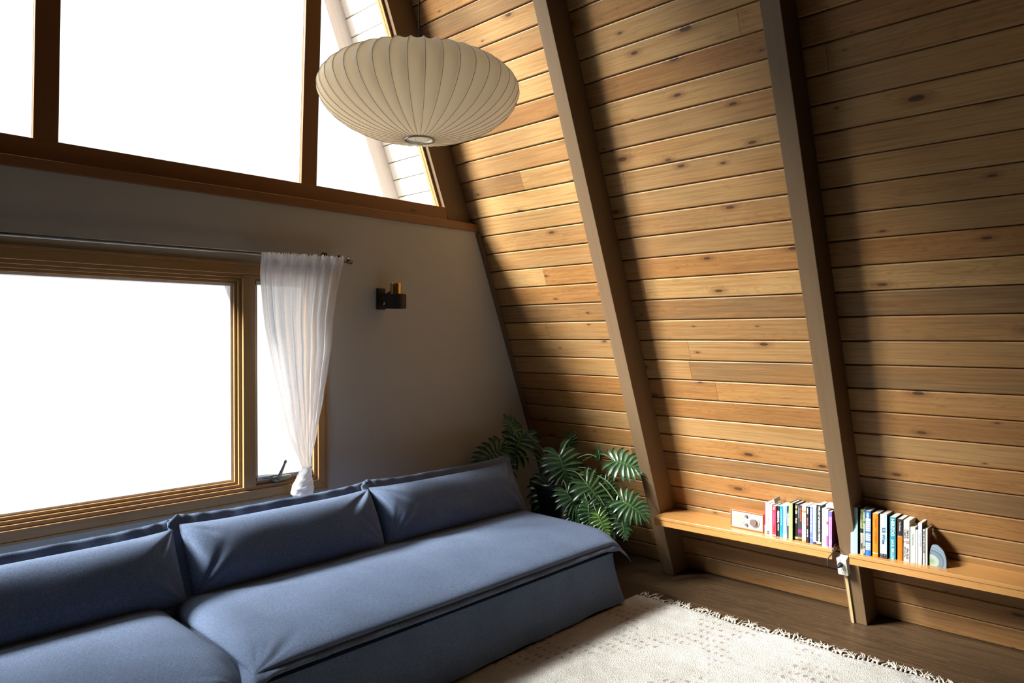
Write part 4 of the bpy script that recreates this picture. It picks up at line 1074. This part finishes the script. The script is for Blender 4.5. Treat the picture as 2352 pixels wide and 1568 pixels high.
def leaf(base, tipdir, L, nrm, seed, mat=M_LEAF, width=1.08, nl=9, fold=.25, droop=.35, from_=None):
    r = random.Random(seed)
    A = Vector(tipdir).normalized(); N = Vector(nrm).normalized(); N = (N - A*N.dot(A)).normalized(); Sd = A.cross(N)
    def rib(t):   # t 0 base .. 1 tip, drooping
        return Vector((0, t*L, -droop*L*(t**2)*.5))
    b = MB(); b.cur = 0
    def cvt(p): return base + Sd*p.x + A*p.y + N*p.z
    for side in (-1, 1):
        # axes at lobe borders
        nb_ = nl+1
        def border(k):
            f = k/nl
            ang = radians(158 - 138*f**.85)
            return ang
        def length(f):
            return L*width*(.62*(sin(min(1, f*.84+.30)*pi*.86))**.75 + .06)
        lob = []
        for k in range(nl):
            f0, f1 = k/nl, (k+1)/nl; fm = (f0+f1)/2
            t0, t1 = .0 + .93*f0**1.1, .93*f1**1.1
            a0, a1, am = border(k), border(k+1), border(k+.5)
            Ln = length(fm)*(1+r.uniform(-.07, .07))
            am += r.uniform(-.06, .06)
            P = []
            NJ = 11
            for j in range(NJ):
                q = j/(NJ-1)
                row = []
                def ray_(tt, a, ln, q):
                    c = rib(tt)
                    aa = a - .35*q*q*(.4+.6*(1-fm))     # fingers sweep toward the tip
                    x_ = side*sin(aa)*ln*q; y_ = cos(aa)*ln*q
                    z_ = fold*abs(x_)*.9 - (abs(x_)**2)/max(L, .01)*1.5*fold - .30*ln*q*q*.5
                    return Vector((x_, c.y + y_, c.z + z_))
                e0 = ray_(t0, a0, Ln if k else Ln, q); e1 = ray_(t1, a1, Ln, q); c_ = ray_((t0+t1)/2, am, Ln, q)
                s = max(0, min(1, (q-.46)/.2)); s = s*s*(3-2*s)
                # finger half width
                w0 = (e1-e0).length*.5
                hw = Ln*.125*(1-((q-.45)/.55)**3.2 if q > .45 else 1)
                hw = max(.0006, hw)
                # direction across
                acr = (e1-e0).normalized() if (e1-e0).length > 1e-6 else Vector((side, 0, 0))
                ql = c_ - acr*hw; qr = c_ + acr*hw
                pl_ = e0.lerp(ql, s); pr_ = e1.lerp(qr, s)
                mid = (pl_+pr_)/2 + Vector((0, 0, -.010*L/.2*(1 if q > .2 else q*5)))
                row = [pl_, (pl_+mid)/2 + Vector((0, 0, .002)), mid, (pr_+mid)/2 + Vector((0, 0, .002)), pr_]
                P.append([cvt(p) for p in row])
            b.grid(P)
            lob.append(P)
        # side veins
        b.cur = 1
        for P in lob:
            b.tube([p[2]+N*.0008 for p in P[0:9]], [.0011*(1-.08*i) for i in range(9)], 4)
        b.cur = 0
    # tip lobe
    P = []
    for j in range(9):
        q = j/8; tt = .80+.27*q
        hw = L*.10*width*(1-q**2.0) + .0005
        c = rib(tt)
        P.append([cvt(c+Vector((-hw, 0, fold*hw))), cvt(c), cvt(c+Vector((hw, 0, fold*hw)))])
    b.grid(P)
    b.cur = 1
    b.tube([cvt(rib(t_/10)+Vector((0, 0, .0015))) for t_ in range(0, 11)], [.0028*(1-.075*i) for i in range(11)], 6)
    o = b.build('leaf', [mat, M_RIB], plant, smooth=True, fix=False)
    # stem
    st_ = Vector(from_) if from_ is not None else POTC + Vector((r.uniform(-.05, .05), r.uniform(-.05, .05), 0))
    d = (base-st_)
    mid1 = st_ + d*.35 + Vector((0, 0, d.length*.22)); mid2 = st_ + d*.75 + Vector((0, 0, d.length*.20))
    b = MB(); b.tube(smooth_path([st_, mid1, mid2, base], 5), [.0045]*8+[.0036]*8, 7); b.build('stem', M_STEM, plant, smooth=True)
RT = Vector((.689, -.725, 0)); UPV = Vector((0, 0, 1)); TO = -fw   # toward the viewer side of the room
def LF(px, py, yy, ang, L, seed, tiltn=.5, **kw):
    """leaf base at picture-measured point, depth yy along world y"""
    d = fw*1634.36 + rt*(px-1176) - up*(py-784)
    base = CAMP + d*(yy/d.y)
    a = radians(ang); tip = RT*cos(a) + UPV*sin(a) + TO*kw.pop('fwd', .25)
    nrm = TO + UPV*tiltn + RT*kw.pop('side', 0.)
    leaf(base, tip, L, nrm, seed, **kw)
LF(1199, 1001, 3.27, -118, 0.206, 1, tiltn=.9)
LF(1284, 1044, 2.93, -72, 0.206, 2, tiltn=.7)
LF(1410, 1058, 2.62, -12, 0.188, 3, tiltn=.8, width=1.0)
LF(1259, 1112, 3.0, -92, 0.188, 4, tiltn=.7)
LF(1345, 1108, 2.72, -50, 0.188, 5, tiltn=.7)
LF(1388, 1104, 2.66, -55, 0.125, 6, tiltn=.6, width=.8)
LF(1305, 1030, 3.05, 80, 0.125, 7, tiltn=.3, width=.8)
LF(1150, 1030, 3.30, -150, 0.188, 8, tiltn=.8)
LF(1160, 1062, 3.27, -110, 0.150, 9, tiltn=.8)
LF(1302, 1128, 2.80, -60, 0.150, 10, tiltn=.5)
LF(1352, 1158, 2.66, -88, 0.150, 11, tiltn=.6, width=.8)
LF(1372, 1180, 2.60, -62, 0.150, 12, tiltn=.5, mat=M_LEAF2, width=.7)
LF(1412, 1155, 2.55, -60, 0.175, 13, tiltn=.5, width=.75)
LF(1396, 1175, 2.58, -75, 0.163, 14, tiltn=.6, width=.7)
LF(1330, 1150, 2.74, -110, 0.138, 15, tiltn=.6)
LF(1430, 1150, 2.50, -30, 0.163, 16, tiltn=.6)
LF(1425, 1175, 2.50, -80, 0.163, 17, tiltn=.6, width=.7)
LF(1378, 1055, 2.72, 100, 0.100, 18, tiltn=.3, width=.5)
LF(1182, 990, 3.2, 120, 0.125, 19, tiltn=.5, width=.7)

for o in bpy.data.objects:
    if '_base' in o: del o['_base']
